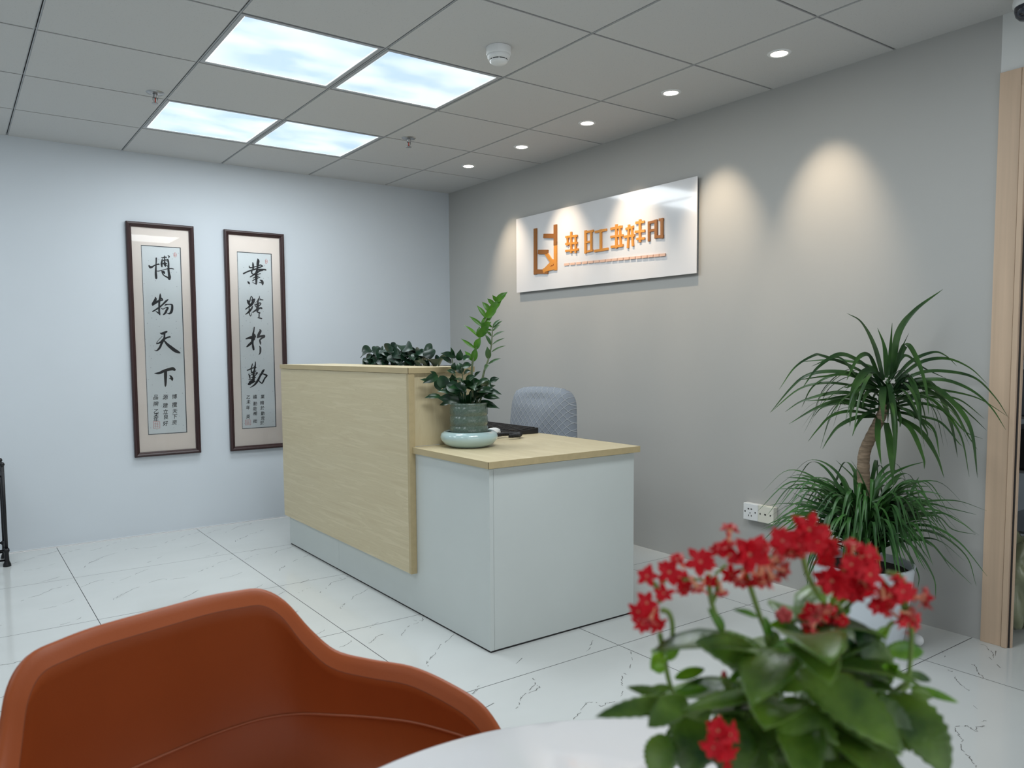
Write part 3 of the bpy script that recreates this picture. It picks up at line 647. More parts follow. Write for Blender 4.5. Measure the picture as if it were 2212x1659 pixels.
# ---------------------------------------------------------------- items on the desk
bc = Vector((1.515, -.112, .7468))
root = empty('ceramic_bowl', bc, 'pale celadon round bowl used as saucer under the ribbed plant pot', 'bowl')
bm = nb(); lathe(bm, bc, [(.0001, .004), (.07, .003), (.078, 0), (.085, .002), (.108, .013), (.124, .032), (.127, .046), (.122, .060), (.108, .069), (.100, .068), (.098, .062), (.108, .050), (.112, .04), (.1, .022), (.08, .014), (.0001, .013)], 56)
P('bowl', bm, 'celadon', root)
pc = bc+Vector((0, 0, .0135))
root = empty('zz_plant', pc, 'potted ZZ plant with two tall stems in a ribbed green crackle-glaze pot', 'potted plant')
bm = nb(); pr_ = [(.0001, .002), (.072, 0), (.079, .006), (.080, .026), (.0775, .034)]
for z0 in (.038, .082, .126): pr_ += [(.0805, z0), (.0835, z0+.004), (.0848, z0+.02), (.0835, z0+.036), (.0805, z0+.040)]
pr_ += [(.0835, .172), (.0845, .178), (.080, .180), (.077, .176), (.075, .150)]
lathe(bm, pc, pr_, 56); P('pot', bm, 'crackle', root)
bm = nb(); lathe(bm, pc, [(.0001, .158), (.0755, .155)], 30); P('soil', bm, 'soil', root)
def leaf(bm, p0, p1, w, nrm, arch=.12, cup=.15, seg=7, cren=0, shape='oval', mi=0, across=2, twist=0):
    """leaf blade from p0 to p1: bowed midrib, folded halves"""
    L = (p1-p0).length; t0 = (p1-p0).normalized(); nrm = (nrm - t0*nrm.dot(t0)).normalized()
    rows = []
    for i in range(seg+1):
        t = i/seg
        c = p0.lerp(p1, t) + nrm*arch*L*4*t*(1-t)
        tg = (p1-p0) + nrm*arch*L*4*(1-2*t); tg.normalize()
        n2 = (nrm - tg*nrm.dot(tg)).normalized()
        sd = tg.cross(n2)
        if twist: 
            q_ = Matrix.Rotation(twist*t, 3, tg); sd = q_@sd; n2 = q_@n2
        if shape == 'zz': ww = (math.sin(PI*t**.8)**.8)*(1 if t < .7 else 1-.5*(t-.7)/.3) if 0 < t < 1 else 0
        elif shape == 'oval': ww = math.sin(PI*t**.85)**.75 if 0 < t < 1 else 0
        elif shape == 'lance': ww = (math.sin(PI*min(1, t**.7))**.9 if 0 < t < 1 else 0)
        elif shape == 'spoon': ww = .16+.84*math.sin(PI*min(1, max(0, (t-.05)/.95))**1.25)**.8 if t < .97 else .0
        elif shape == 'heart': ww = (math.sin(PI*min(1, (t+.16)/1.16))**.8 if t < 1 else 0)
        ww = max(ww, .02)*w/2
        if cren and 0 < i < seg: ww *= 1+cren*(1 if i % 2 else -1)
        row = []
        for a in range(-across, across+1):
            u = a/across
            row.append(bm.verts.new(c + sd*ww*u + n2*(cup*ww*abs(u)**1.3)))
        rows.append(row)
    for A, B in zip(rows, rows[1:]):
        for k in range(2*across):
            f = bm.faces.new((A[k], A[k+1], B[k+1], B[k])); f.material_index = mi
ZO, ZS, ZD = (760, 600), 4.148, 3.42
def Z(x, y, d=0):
    D = ZD+d; p = atd(ZO[0]+x/ZS, ZO[1]+y/ZS, D)
    while p.y > -.002 and p.z < 1.12 and p.x < 1.66: D -= .01; p = atd(ZO[0]+x/ZS, ZO[1]+y/ZS, D)
    return p
UN = ZD/FPX/ZS
rz = random.Random(11)
stems = [[(1085, 1180), (1075, 890), (1085, 740), (1135, 570), (1190, 400), (1270, 260), (1350, 165)], [(1100, 1180), (1155, 980), (1185, 840), (1220, 740), (1248, 620), (1258, 500), (1262, 430)],
         [(1000, 1180), (940, 960), (920, 850), (905, 760), (888, 690)], [(1030, 1180), (1000, 980), (985, 800)], [(960, 1185), (880, 1100), (830, 1000)], [(1120, 1180), (1170, 1050), (1220, 960)]]
for k, st in enumerate(stems):
    bm = nb(); pts = smoothpts([Z(x, y, (0, -.03, .02, 0, -.03, -.04)[k]) for x, y in st], 6); n = len(pts)
    tube(bm, pts, [((.0062 if k < 2 else .005)*(1-.72*i/n)) for i in range(n)], 8); P('stem', bm, 'zz_stem', root)
bm = nb()
new = [(1295, 215, 1388, 133, 62), (1240, 300, 1338, 205, 72), (1212, 350, 1302, 268, 78), (1172, 425, 1262, 325, 72), (1168, 450, 1245, 400, 66), (1142, 518, 1228, 425, 76), (1145, 522, 1142, 445, 60),
       (1290, 205, 1262, 158, 36), (1272, 240, 1217, 190, 42), (1235, 298, 1172, 222, 52), (1200, 352, 1125, 255, 44), (1166, 432, 1060, 350, 36), (1135, 532, 1014, 432, 30), (1096, 630, 986, 551, 32),
       (1116, 632, 1152, 540, 72), (1086, 742, 1108, 632, 66), (1080, 738, 1016, 662, 50), (1250, 440, 1175, 395, 26), (1248, 470, 1168, 462, 20)]
for x0, y0, x1, y1, w in new:
    leaf(bm, Z(x0-(x1-x0)*.12, y0-(y1-y0)*.12), Z(x1+(x1-x0)*.08, y1+(y1-y0)*.08, rz.uniform(-.02, .02)), w*UN*.95, -FWD+UP*.3+RIGHT*rz.uniform(-.4, .4), rz.uniform(.02, .1), .25, seg=10, shape='zz')
P('young_leaves', bm, 'zz_new', root)
bm = nb()
thin = [(1262, 440, 1330, 372, 22), (1262, 452, 1352, 386, 20), (1262, 480, 1335, 418, 20), (1262, 530, 1370, 478, 20), (1258, 600, 1375, 540, 15), (1248, 668, 1382, 608, 16), (1220, 775, 1337, 722, 22),
        (1250, 522, 1198, 480, 28), (1246, 602, 1190, 505, 26), (1226, 728, 1212, 615, 42), (1186, 822, 1230, 785, 50)]
for x0, y0, x1, y1, w in thin: leaf(bm, Z(x0, y0, -.03), Z(x1, y1, -.03+rz.uniform(-.02, .02)), w*UN*1.3, -FWD*.8+UP*.7, .08, .2, seg=9, shape='zz')
P('side_leaves', bm, mat('zz_leaf_mid', srgb((60, 90, 40)), .4, col2=srgb((44, 80, 40)), vscale=20), root)
bm = nb()
dk = [(935, 712, 808, 680, 52), (895, 762, 800, 715, 46), (960, 742, 972, 650, 58), (905, 720, 888, 630, 34), (1000, 742, 1048, 705, 50), (918, 830, 924, 765, 50), (930, 850, 858, 832, 34), (990, 800, 1068, 780, 60), (985, 860, 960, 770, 70), (1000, 870, 1062, 840, 50),
      (770, 872, 650, 938, 66), (712, 930, 620, 916, 30), (790, 878, 850, 985, 95), (760, 870, 706, 840, 26), (850, 960, 985, 1010, 92), (1003, 1105, 792, 1080, 92), (1045, 1060, 1215, 1008, 92), (1185, 1040, 1328, 1046, 60), (1170, 1060, 1310, 1078, 50), (1122, 1125, 1302, 1168, 64),
      (880, 1122, 795, 1140, 34), (800, 1066, 666, 1076, 46), (1235, 930, 1312, 905, 50), (1180, 985, 1195, 905, 56), (1160, 900, 1245, 985, 60), (1045, 960, 1150, 930, 70), (1020, 930, 1105, 885, 60), (870, 900, 890, 985, 70), (980, 930, 1000, 1030, 80), (920, 950, 900, 870, 60),
      (1100, 1075, 1010, 1130, 90), (1050, 1000, 1080, 920, 60), (790, 1010, 770, 900, 70), (1100, 880, 1150, 842, 26), (1035, 1060, 1050, 1120, 80), (930, 1050, 850, 990, 70)]
for x0, y0, x1, y1, w in dk:
    d0 = rz.uniform(-.05, .02)
    leaf(bm, Z(x0, y0, d0), Z(x1+(x1-x0)*.12, y1+(y1-y0)*.12, d0+rz.uniform(-.06, .04)), w*UN*1.15, -FWD*1.0+UP*rz.uniform(.1, .6)+RIGHT*rz.uniform(-.3, .3), rz.uniform(.05, .14), .25, seg=10, shape='zz')
for k in range(16):
    a = rz.uniform(0, 2*PI); r0 = rz.uniform(.005, .05); r1 = rz.uniform(.09, .15); h = rz.uniform(.03, .17)
    c = pc+Vector((0, 0, .17+h*.5)); p0 = c+Vector((r0*math.cos(a), r0*math.sin(a), 0)); p1 = p0+Vector((r1*.75*math.cos(a), r1*.75*math.sin(a), rz.uniform(-.02, .05)))
    q = p1-bc
    if p1.y > -.0: p1.y = -.0+rz.uniform(-.03, 0)
    leaf(bm, p0, p1, rz.uniform(.036, .046), Vector((0, 0, .7))-FWD*.8, .12, .2, seg=9, shape='zz')
for k in range(16):
    a = rz.uniform(0, 2*PI); tube(bm, [pc+Vector((.03*math.cos(a), .03*math.sin(a), .155)), pc+Vector((.055*math.cos(a), .055*math.sin(a), .23))], .003, 6)
P('dark_foliage', bm, 'zz', root)

# keyboard, phone cord, mouse
root = empty('keyboard', (2.01, .3, .7468), 'black keyboard on the worktop behind the ZZ plant bowl', 'keyboard')
bm = nb()
vs = box(bm, (1.945, .12, .7468), (2.085, .57, .7628), 0, .004)
bmesh.ops.translate(bm, verts=[v_ for v_ in bm.verts if v_.co.x > 2.03 and v_.co.z > .757], vec=(0, 0, .014))
P('case', bm, 'black', root, False)
bm = nb()
for r_ in range(5):
    for c_ in range(16):
        x = 1.953+r_*.024; z = .7628+.014*(x-1.945)/.14; box(bm, (x, .130+c_*.027, z-.003), (x+.02, .130+c_*.027+.022, z+.0055), 0)
P('keys', bm, 'dark', root, False)
cen = onp(1098, 943, 2, .755); bm = nb(); pts = []
for i in range(260):
    t = i/259; a = 2.6-t*4.6; rr = .055
    c = cen+Vector((math.cos(a)*rr*1.15, math.sin(a)*rr*.8, .008)) if True else None
    rad = Vector((math.cos(a), math.sin(a), 0)); ph = i*.9*1.35
    pts.append(c+rad*.0085*math.cos(ph)+Vector((0, 0, .0085*math.sin(ph))))
tube(bm, pts, .003, 5)
e0 = pts[0]; tube(bm, smoothpts([e0, e0+Vector((-.03, .05, .01)), e0+Vector((-.03, .12, .0))], 5), .0022, 5)
for v_ in bm.verts: v_.co.z = max(v_.co.z, .7476)
tag(link('coiled_phone_cord', bm, 'black'), 'black coiled telephone cord lying on the desk right of the bowl', 'cord')
bm = nb(); c = onp(1066, 934, 2, .75); lathe(bm, (0, 0, 0), [(.0001, .028), (.012, .026), (.022, .018), (.027, .006), (.027, 0), (.0001, 0)], 24)
for v_ in bm.verts: v_.co = Vector((c.x+v_.co.x*1.7, c.y+v_.co.y*1.05, .7468+v_.co.z))
tag(link('computer_mouse', bm, 'white_pl'), 'small white mouse half hidden behind the celadon bowl', 'mouse')

# planter with pothos behind the counter
root = empty('pothos_plant', (1.81, 1.08, .7468), 'dark green leafy pothos in a black trough behind the raised counter', 'potted plant')
bm = nb(); box(bm, (1.70, .66, .7468), (1.92, 1.50, 1.075), 0, .004); box(bm, (1.692, .652, 1.075), (1.928, 1.508, 1.088), 0, .002); P('trough', bm, 'black', root, False)
bm = nb(); PO, PS = (760, 600), 4.148
def PP(x, y, d=0): return atd(PO[0]+x/PS, PO[1]+y/PS, 4.35+d+(-(x-100)*.0011))
UP_ = 4.0/FPX/PS
pl_ = [(145, 660, 105, 700), (170, 640, 110, 660), (240, 625, 215, 680), (265, 640, 240, 720), (300, 640, 330, 700), (355, 610, 325, 650), (400, 600, 370, 640), (430, 610, 455, 660), (395, 650, 430, 710), (350, 690, 380, 750), (480, 620, 530, 640), (510, 640, 500, 700), (560, 630, 545, 690), (610, 640, 590, 700), (650, 630, 700, 660), (680, 650, 705, 710), (580, 720, 600, 765), (510, 720, 520, 765), (440, 730, 430, 768), (640, 740, 660, 770), (300, 730, 320, 768), (700, 740, 760, 730), (780, 720, 800, 740), (200, 700, 175, 740), (150, 750, 190, 765), (95, 770, 140, 760), (260, 720, 280, 770), (740, 760, 790, 750)]
rp = random.Random(5)
for x0, y0, x1, y1 in pl_:
    leaf(bm, PP(x0, y0, rp.uniform(-.05, .1)), PP(x1+(x1-x0)*.35, y1+(y1-y0)*.25, rp.uniform(-.05, .1)), rp.uniform(88, 118)*UP_, -FWD+UP*rp.uniform(-.1, .5)+RIGHT*rp.uniform(-.4, .4), .12, .2, shape='heart')
for k in range(75):
    x = rp.uniform(130, 720); top = 640 if 220 < x < 700 else 690; y = rp.uniform(top, 775)
    a = rp.uniform(.2, PI-.2); l_ = rp.uniform(40, 70)
    leaf(bm, PP(x, y, .03), PP(x+l_*math.cos(a), min(800, y+l_*math.sin(a)), rp.uniform(-.06, .16)), rp.uniform(75, 100)*UP_, -FWD+UP*rp.uniform(-.1, .6)+RIGHT*rp.uniform(-.5, .5), .12, .2, shape='heart')
P('foliage', bm, 'pothos', root)
pst = mat('pothos_stem', srgb((50, 66, 40)), .5)
for k in range(26):
    bm = nb(); x = rp.uniform(200, 680); a = PP(x, rp.uniform(650, 740), .05); tube(bm, smoothpts([Vector((a.x, a.y, 1.0)), a.lerp(Vector((a.x, a.y, 1.0)), .4)+RIGHT*.01, a], 4), .0022, 5)
    P('stem', bm, pst, root)

# office chair
cc = Vector((2.36, .44, 0)); face = Vector((-.957, -.29, 0)).normalized(); side = Vector((-.29, .957, 0)).normalized()
root = empty('office_chair', cc, 'office chair in a grey quilted cover behind the desk', 'chair')
def backrest(t, u, v, off):  # u across -1..1, v up 0..1
    w = .245*(1-.15*v)
    k = .42
    z = .46+.505*v
    curve = -.035*(1-u*u)+.03*v*v
    return cc + side*(u*w) - face*(curve+off) + Vector((0, 0, z))
bm = nb(); N1, N2 = 26, 26
def sq(i, j):
    u = -1+2*i/N1; v = j/N2
    return u, v
gridf = {}; gridb = {}
def rnd(u, v):
    # round the upper corners
    vv = v; uu = u
    lim = 1.0
    if v > .8:
        t = (v-.8)/.2; lim = 1-.34*(1-math.sqrt(max(0, 1-t*t)))
    return uu*lim, vv-.018*abs(u)**2.5*v
for i in range(N1+1):
    for j in range(N2+1):
        u, v = sq(i, j); u2, v2 = rnd(u, v)
        edge = max(abs(u), abs(2*v-1) if v > .5 else 0)
        th = .045*math.sqrt(max(0, 1-edge**6))
        dent = .006*math.sin(u*5+v*9)*(1-edge)+.012*math.exp(-((v-.87)/.05)**2-(u/.5)**2)
        gridf[i, j] = bm.verts.new(backrest(0, u2, v2, -th+dent)); gridb[i, j] = bm.verts.new(backrest(0, u2, v2, th*.6+.004))
for i in range(N1):
    for j in range(N2):
        bm.faces.new((gridf[i, j], gridf[i+1, j], gridf[i+1, j+1], gridf[i, j+1])); bm.faces.new((gridb[i, j], gridb[i, j+1], gridb[i+1, j+1], gridb[i+1, j]))
per = [(i, 0) for i in range(N1)]+[(N1, j) for j in range(N2)]+[(i, N2) for i in range(N1, 0, -1)]+[(0, j) for j in range(N2, 0, -1)]
for a, b_ in zip(per, per[1:]+per[:1]): bm.faces.new((gridf[a], gridf[b_], gridb[b_], gridb[a]))
bmesh.ops.recalc_face_normals(bm, faces=bm.faces)
o = P('backrest_cover', bm, 'quilt', root)
sc_ = cc+face*.27
bm = nb(); box(bm, (-.23, -.24, .43), (.23, .24, .51), 0, .03)
for v_ in bm.verts: v_.co = sc_*1 + face*v_.co.x + side*v_.co.y + Vector((0, 0, v_.co.z))
P('seat', bm, 'quilt', root)
bm = nb(); tube(bm, [sc_+Vector((0, 0, .08)), sc_+Vector((0, 0, .43))], .025, 12); P('gas_lift', bm, 'black', root)
bm = nb(); tube(bm, smoothpts([sc_-face*.1+Vector((0, 0, .42)), cc-face*.02+Vector((0, 0, .40)), cc-face*.055+Vector((0, 0, .55))], 5), .018, 8); P('back_bracket', bm, 'black', root)
for k in range(5):
    a = 2*PI*k/5+.3; d = Vector((math.cos(a), math.sin(a), 0))
    bm = nb(); tube(bm, [sc_+Vector((0, 0, .1)), sc_+d*.27+Vector((0, 0, .065))], [.022, .014], 8); lg = P('base_leg', bm, 'black', root)
    bm = nb(); q = d.orthogonal().normalized(); tube(bm, [sc_+d*.27+Vector((0, 0, .026))-q*.02, sc_+d*.27+Vector((0, 0, .026))+q*.02], .025, 12); P('caster', bm, 'black', lg)

# ---------------------------------------------------------------- wall sign
XS = 2.936
root = empty('wall_sign', (XS, .64, 1.575), 'white acrylic company sign with raised orange logo and lettering on the grey wall', 'sign')
P('panel', bx((XS, -.165, 1.572), (XS+.006, 1.448, 2.082), .001), 'acrylic', root, False)
P('backing', bx((XS+.0062, -.163, 1.574), (XS+.0105, 1.446, 2.080)), 'steel', root, False)
for y in (-.12, .64, 1.40):
    for z in (1.62, 2.03):
        bm = nb(); tube(bm, [Vector((XS+.0106, y, z)), Vector((XW, y, z))], .008, 10); P('standoff', bm, 'chrome', root)
def sgn(x, y): return onp(1080+x/4.608, 360+y/4.608, 0, XS)
def bar(bm, x0, y0, x1, y1, w, d=.008):
    d += .0004*(len(bm.faces)//6); w *= 1.2
    a, b_ = sgn(x0, y0), sgn(x1, y1); t = (b_-a).normalized(); n_ = Vector((0, -t.z, t.y)); h = w/4.608*3.6/FPX/2*1.3
    vs = [a-t*h+n_*h, b_+t*h+n_*h, b_+t*h-n_*h, a-t*h-n_*h]
    f = [bm.verts.new(p+Vector((-d, 0, 0))) for p in vs]; g = [bm.verts.new(p+Vector((-.0004, 0, 0))) for p in vs]
    bm.faces.new(f); bm.faces.new(g[::-1])
    for k in range(4): bm.faces.new((f[k], g[k], g[(k+1) % 4], f[(k+1) % 4]))
bm = nb()
for l in ((358, 640, 358, 1050, 44), (358, 1045, 470, 1045, 40), (400, 850, 470, 850, 40), (455, 690, 555, 690, 40), (558, 600, 558, 760, 40)): bar(bm, *l)
P('logo_mark', bm, 'gold_dark', root, False)
bm = nb()
for l in ((558, 770, 558, 1010, 40), (470, 870, 530, 960, 36), (530, 950, 450, 1035, 36), (450, 1030, 550, 1005, 34)): bar(bm, *l)
P('logo_mark', bm, 'gold', root, False)
for ch in (((665, 700, 770, 690, 18), (665, 770, 770, 760, 18), (715, 660, 715, 850, 20), (665, 840, 780, 825, 18), (680, 700, 680, 780, 16), (760, 690, 760, 850, 18)),
           ((858, 650, 858, 850, 26), (858, 655, 930, 640, 18), (858, 755, 910, 745, 16), (915, 650, 915, 830, 20), (880, 845, 925, 835, 16)),
           ((960, 650, 1060, 630, 20), (1010, 640, 1010, 830, 24), (955, 840, 1075, 820, 20)),
           ((1115, 620, 1215, 600, 20), (1165, 590, 1165, 800, 24), (1115, 700, 1225, 685, 18), (1120, 800, 1225, 785, 20), (1200, 600, 1210, 790, 18)),
           ((1265, 620, 1330, 600, 18), (1290, 590, 1280, 800, 20), (1250, 700, 1340, 685, 20), (1320, 610, 1330, 780, 20)),
           ((1365, 560, 1435, 550, 20), (1400, 540, 1400, 740, 22), (1360, 650, 1440, 640, 20), (1375, 720, 1440, 715, 18))):
    bm = nb()
    for l in ch: bar(bm, *l)
    P('raised_character', bm, 'gold', root, False)
bm = nb()
for l in ((1490, 560, 1490, 730, 22), (1490, 560, 1550, 545, 20), (1490, 640, 1550, 630, 18), (1560, 545, 1560, 700, 26), (1600, 530, 1625, 530, 20), (1620, 530, 1620, 700, 24), (1560, 700, 1625, 695, 20)): bar(bm, *l)
P('raised_character', bm, 'gold_dark', root, False)
bm = nb(); x = 650
while x < 1630:
    y = 975-(x-650)*.098; w = (26, 18, 34, 22)[int(x) % 4]; bar(bm, x, y, x+w, y-w*.098, 20, .004); x += w+26
P('small_lettering', bm, 'pale_gold', root, False)

# ---------------------------------------------------------------- wall sockets
def socket(y1, y0, z0, z1, mt, holes, label):
    root = empty('wall_socket', (XW-.001, (y0+y1)/2, z0), label, 'wall socket', 'socket plates low on the grey wall')
    bm = nb(); box(bm, (XW-.034, y0, z0), (XW-.001, y1, z1), 0, .004); P('plate', bm, mt, root, False)
    for (u, v_, w, h, kind) in holes:
        yc = y1-(y1-y0)*u; zc = z1-(z1-z0)*v_
        bm = nb(); box(bm, (XW-.0346, yc-w, zc-h), (XW-.0335, yc+w, zc+h)); P(kind, bm, 'dark', root, False)
socket(-.4925, -.5805, .301, .386, 'white_pl', [(.13, .5, .003, .004, 'screw_hole'), (.82, .5, .003, .004, 'screw_hole'), (.36, .33, .0045, .003, 'socket_slot'), (.56, .32, .0045, .003, 'socket_slot'), (.47, .56, .0018, .004, 'socket_slot'), (.38, .72, .002, .004, 'socket_slot'), (.56, .72, .002, .004, 'socket_slot')], 'white five-hole power socket plate low on the grey wall')
socket(-.5815, -.671, .301, .386, 'ivory_pl', [(.14, .5, .003, .004, 'screw_hole'), (.80, .5, .003, .004, 'screw_hole'), (.47, .5, .005, .004, 'socket_slot')], 'ivory phone socket plate beside the power socket')

# ---------------------------------------------------------------- dracaena
DC = Vector((2.555, -1.345, 0)); DD = 3.06
root = empty('dracaena_plant', DC, 'tall potted dracaena with arching narrow leaves and a bent trunk by the grey wall', 'potted plant')
bm = nb(); lathe(bm, DC, [(.0001, .001), (.135, 0), (.145, .01), (.165, .16), (.182, .318), (.184, .328), (.176, .330), (.172, .322), (.168, .29)], 56); P('pot', bm, 'white_pot', root)
bm = nb(); lathe(bm, DC, [(.0001, .305), (.169, .298)], 30); P('soil', bm, 'soil', root)
def DZ(x, y, d=0):
    D = DD+d; p = atd(1600+x/3.606, 600+y/3.606, D)
    while p.x > XW-.045: D -= .02; p = atd(1600+x/3.606, 600+y/3.606, D)
    return p
UD = DD/FPX/3.606
bm = nb(); tp = smoothpts([DC+Vector((.0, 0, .28)), DZ(958, 1900, 0), DZ(958, 1620), DZ(955, 1480), DZ(965, 1360), DZ(1010, 1250), DZ(1065, 1140), DZ(1105, 1050), DZ(1125, 990)], 6)
n = len(tp); tube(bm, tp, [(.026-.008*i/n)+.0008*math.sin(i*2.1) for i in range(n)], 14); P('trunk', bm, 'bark', root)
bm = nb()
def blade(bm, pts, w, nrm=None, fold=.25, mi=0):
    pts = smoothpts(pts, 6); n = len(pts); prev = None
    L = sum((pts[i+1]-pts[i]).length for i in range(n-1)); s = 0
    for i, p in enumerate(pts):
        if i: s += (pts[i]-pts[i-1]).length
        t = s/L
        tg = (pts[min(i+1, n-1)]-pts[max(i-1, 0)]).normalized()
        nn = nrm if nrm else (-FWD*.9+UP*.5)
        nn = (nn-tg*nn.dot(tg)); nn = nn.normalized() if nn.length > 1e-3 else tg.orthogonal().normalized()
        sd = tg.cross(nn); ww = w/2*(.75+.25*math.sin(PI*min(1, t*1.6)))*min(1, ((1-t)/.45)**.8 if t < 1 else 0)+.0003
        cur = (bm.verts.new(p+sd*ww+nn*ww*fold), bm.verts.new(p), bm.verts.new(p-sd*ww+nn*ww*fold))
        if prev:
            for k in range(2): bm.faces.new((prev[k], prev[k+1], cur[k+1], cur[k])).material_index = mi
        prev = cur
BL = """1110 800 1040 540 940 350 825 275/40
1135 780 1120 550 1065 390/35
1150 760 1165 560 1180 350/25
1180 760 1220 450 1350 260 1575 90/45
1190 760 1250 560 1310 430/20
1170 790 1260 560 1310 530 1390 680 1440 850 1465 1070/38
1200 790 1330 650 1500 580 1600 610 1685 690/25
1210 800 1400 660 1600 630 1780 700 1925 830/25
1210 830 1400 740 1600 730 1820 780 1980 930 2085 1090/25
1210 860 1400 800 1600 800 1800 880 1950 1010 2065 1185/28
1215 880 1400 860 1600 880 1850 940 2080 1080/18
1200 900 1400 800 1540 900 1640 1150 1690 1400/45
1220 850 1460 840 1640 960 1790 1180 1845 1560/42
1220 950 1450 900 1650 960 1800 1080 1915 1190/28
1220 980 1440 930 1600 1060 1720 1250 1780 1550/22
1220 1000 1420 980 1600 1050 1750 1200 1885 1255/22
1220 1050 1400 1080 1560 1130 1700 1290 1740 1320/20
1200 1040 1350 1080 1500 1180 1550 1400/25
1220 1100 1330 1190 1420 1400 1430 1490/36
1230 1090 1400 1200 1520 1380 1585 1560/40
1140 810 1170 900 1200 1200 1195 1530/45
1130 1130 1160 1300 1190 1640/50
1070 1080 1065 1250 1095 1460/40
1110 830 1100 950 1110 1130/50
1200 850 1290 770 1350 850 1390 1000 1405 1200/42
1080 790 1000 610 920 620 860 720 825 800/35
1060 760 900 640 760 600 600 700 480 860/35
1080 820 880 700 640 610 560 610 420 700 300 870/25
1040 700 900 660 700 640 450 655/22
1060 840 900 760 760 620 550 690/22
1080 860 920 760 700 730 520 760 400 850 230 1050/28
1070 880 850 760 640 770 430 800/22
1070 900 860 840 650 820 450 870 230 1050/20
1090 900 900 750 720 760 560 850 475 1010/22
1060 950 850 900 700 900 480 960 345 1045/28
1060 980 850 930 660 950 500 960/30
1050 1010 800 960 600 1010 375 1140/30
1050 1050 820 980 640 1010 565 1085/20
1050 1070 850 1040 700 1080 600 1180 525 1275/22
1060 1080 900 1090 760 1160 680 1260 637 1335/28
1100 780 1020 720 940 760 870 900 850 1160/48
1060 860 930 860 890 950 870 1040/30
1060 880 990 890 955 960 950 1020/26
1080 1020 960 1070 900 1150 868 1235/25
1200 870 1380 820 1540 860 1640 900/20
1200 920 1500 930 1700 950 1900 1100/22
1200 960 1240 1100 1240 1165/28
1200 980 1320 1060 1360 1105/28
1200 1000 1350 1060 1440 1180 1460 1255/26
1200 940 1300 960 1400 1100 1490 1195/30
1200 800 1440 870 1640 1010 1770 1230 1845 1340/30
1090 980 900 1000 780 960 820 1000/20
1150 800 1240 640 1300 610 1420 700 1610 790/22
1090 820 980 780 840 850 795 850/26"""
rd = random.Random(21)
for ln in BL.split('\n'):
    a, w = ln.split('/'); v_ = list(map(float, a.split())); pts = [(v_[i], v_[i+1]) for i in range(0, len(v_), 2)]
    n = len(pts); ux = (pts[-1][0]-1150)/900; drop = pts[-1][1] > pts[0][1]
    tipd = rd.uniform(-.22, .18)
    if abs(ux) < .5 and drop: tipd = -rd.uniform(.12, .28)*(1-abs(ux))
    blade(bm, [DZ(x, y, tipd*(i/(n-1))) for i, (x, y) in enumerate(pts)], float(w)*UD*1.12)
tube(bm, smoothpts([DZ(1112, 1060), DZ(1130, 940), DZ(1150, 790)], 5), [.020, .006], 8)
for k in range(34):   # shorter inner leaves and ones at the far side of the crown
    a = rd.uniform(0, 2*PI); L = rd.uniform(.14, .34); b0 = DZ(1125+rd.uniform(-20, 30), rd.uniform(850, 1080), 0)
    d = Vector((math.cos(a), math.sin(a), 0))
    if d.x > .3: L *= .75
    blade(bm, [b0, b0+d*L*.4+Vector((0, 0, .07*rd.uniform(.3, 1.3))), b0+d*L*.8+Vector((0, 0, .0)), b0+d*L+Vector((0, 0, -.1*rd.uniform(.6, 1.6)))], rd.uniform(.010, .016), Vector((0, 0, 1)))
P('crown_foliage', bm, 'blade', root)
bm = nb()
b0 = Vector((DC.x, DC.y, .40))
for k in range(250):   # the low clump fills a shallow dome round the trunk
    a = rd.uniform(0, 2*PI); d = Vector((math.cos(a), math.sin(a), 0)); rr = rd.uniform(0, .07); el = rd.uniform(-.2, 1)
    s0 = b0+d*rr+Vector((0, 0, rd.uniform(-.04, .09)))
    L = rd.uniform(.24, .44)*(1-.15*max(0, el))
    if d.dot(FWD) < -.25: L *= .62
    up = .05+.19*max(0, el)**1.2
    side_ = d.cross(Vector((0, 0, 1)))*rd.uniform(-.06, .06)
    q = [s0, s0+d*L*.30+Vector((0, 0, up*.75)), s0+d*L*.68+Vector((0, 0, up*.95))+side_*.5, s0+d*L+Vector((0, 0, up*.55-.10*rd.random()*(1.3-el)))+side_]
    for p in q:
        if p.x > XW-.03: p.x = XW-.03-rd.uniform(0, .03)
    blade(bm, q, rd.uniform(.013, .020), Vector((0, 0, 1))-FWD*.3, .25)
LB = """950 1700 880 1560 740 1420/24
1000 1700 920 1520 858 1420/22
940 1720 780 1640 700 1520 612 1455/22
900 1780 720 1640 520 1570 358 1555/26
860 1760 600 1650 270 1645/18
1050 1650 1180 1530 1300 1470 1440 1432/18
1100 1700 1200 1600 1255 1500/18
1320 1700 1350 1620 1388 1552/22
1100 1750 1250 1640 1485 1622/18
1000 1750 1300 1660 1565 1685/18
1100 1900 1400 1760 1640 1800 1835 1845/16
1100 1900 1450 1800 1700 1900 1830 1995/16
1150 1920 1500 1850 1650 1960 1830 2000/16
1100 1950 1450 1930 1700 2060 1920 2325/20
1200 1980 1500 1980 1750 2160 1835 2400/18
1200 2000 1450 2050 1600 2200 1800 2390/16
1150 2000 1350 2100 1500 2330 1520 2500/20
1100 2000 1250 2080 1380 2300 1380 2420/22
800 1850 500 1780 350 1850 270 1930/16
750 1900 550 1850 400 1950 320 1975/18
800 1900 520 1830 380 1900 250 2000/16
950 2000 650 1900 560 2100 495 2330/20
950 2020 700 2000 560 2200 510 2430/18
960 2010 830 1980 790 2060/40
980 1900 900 1890 870 2070/32
1070 1860 1160 1900 1200 2180/30
1030 2010 1100 2080 1130 2280/34
1100 1860 1300 1960 1500 2100/30
700 1800 500 1720 410 1675/16
880 1800 700 1700 610 1600/22
1000 1800 1160 1700 1220 1620 1340 1575/16"""
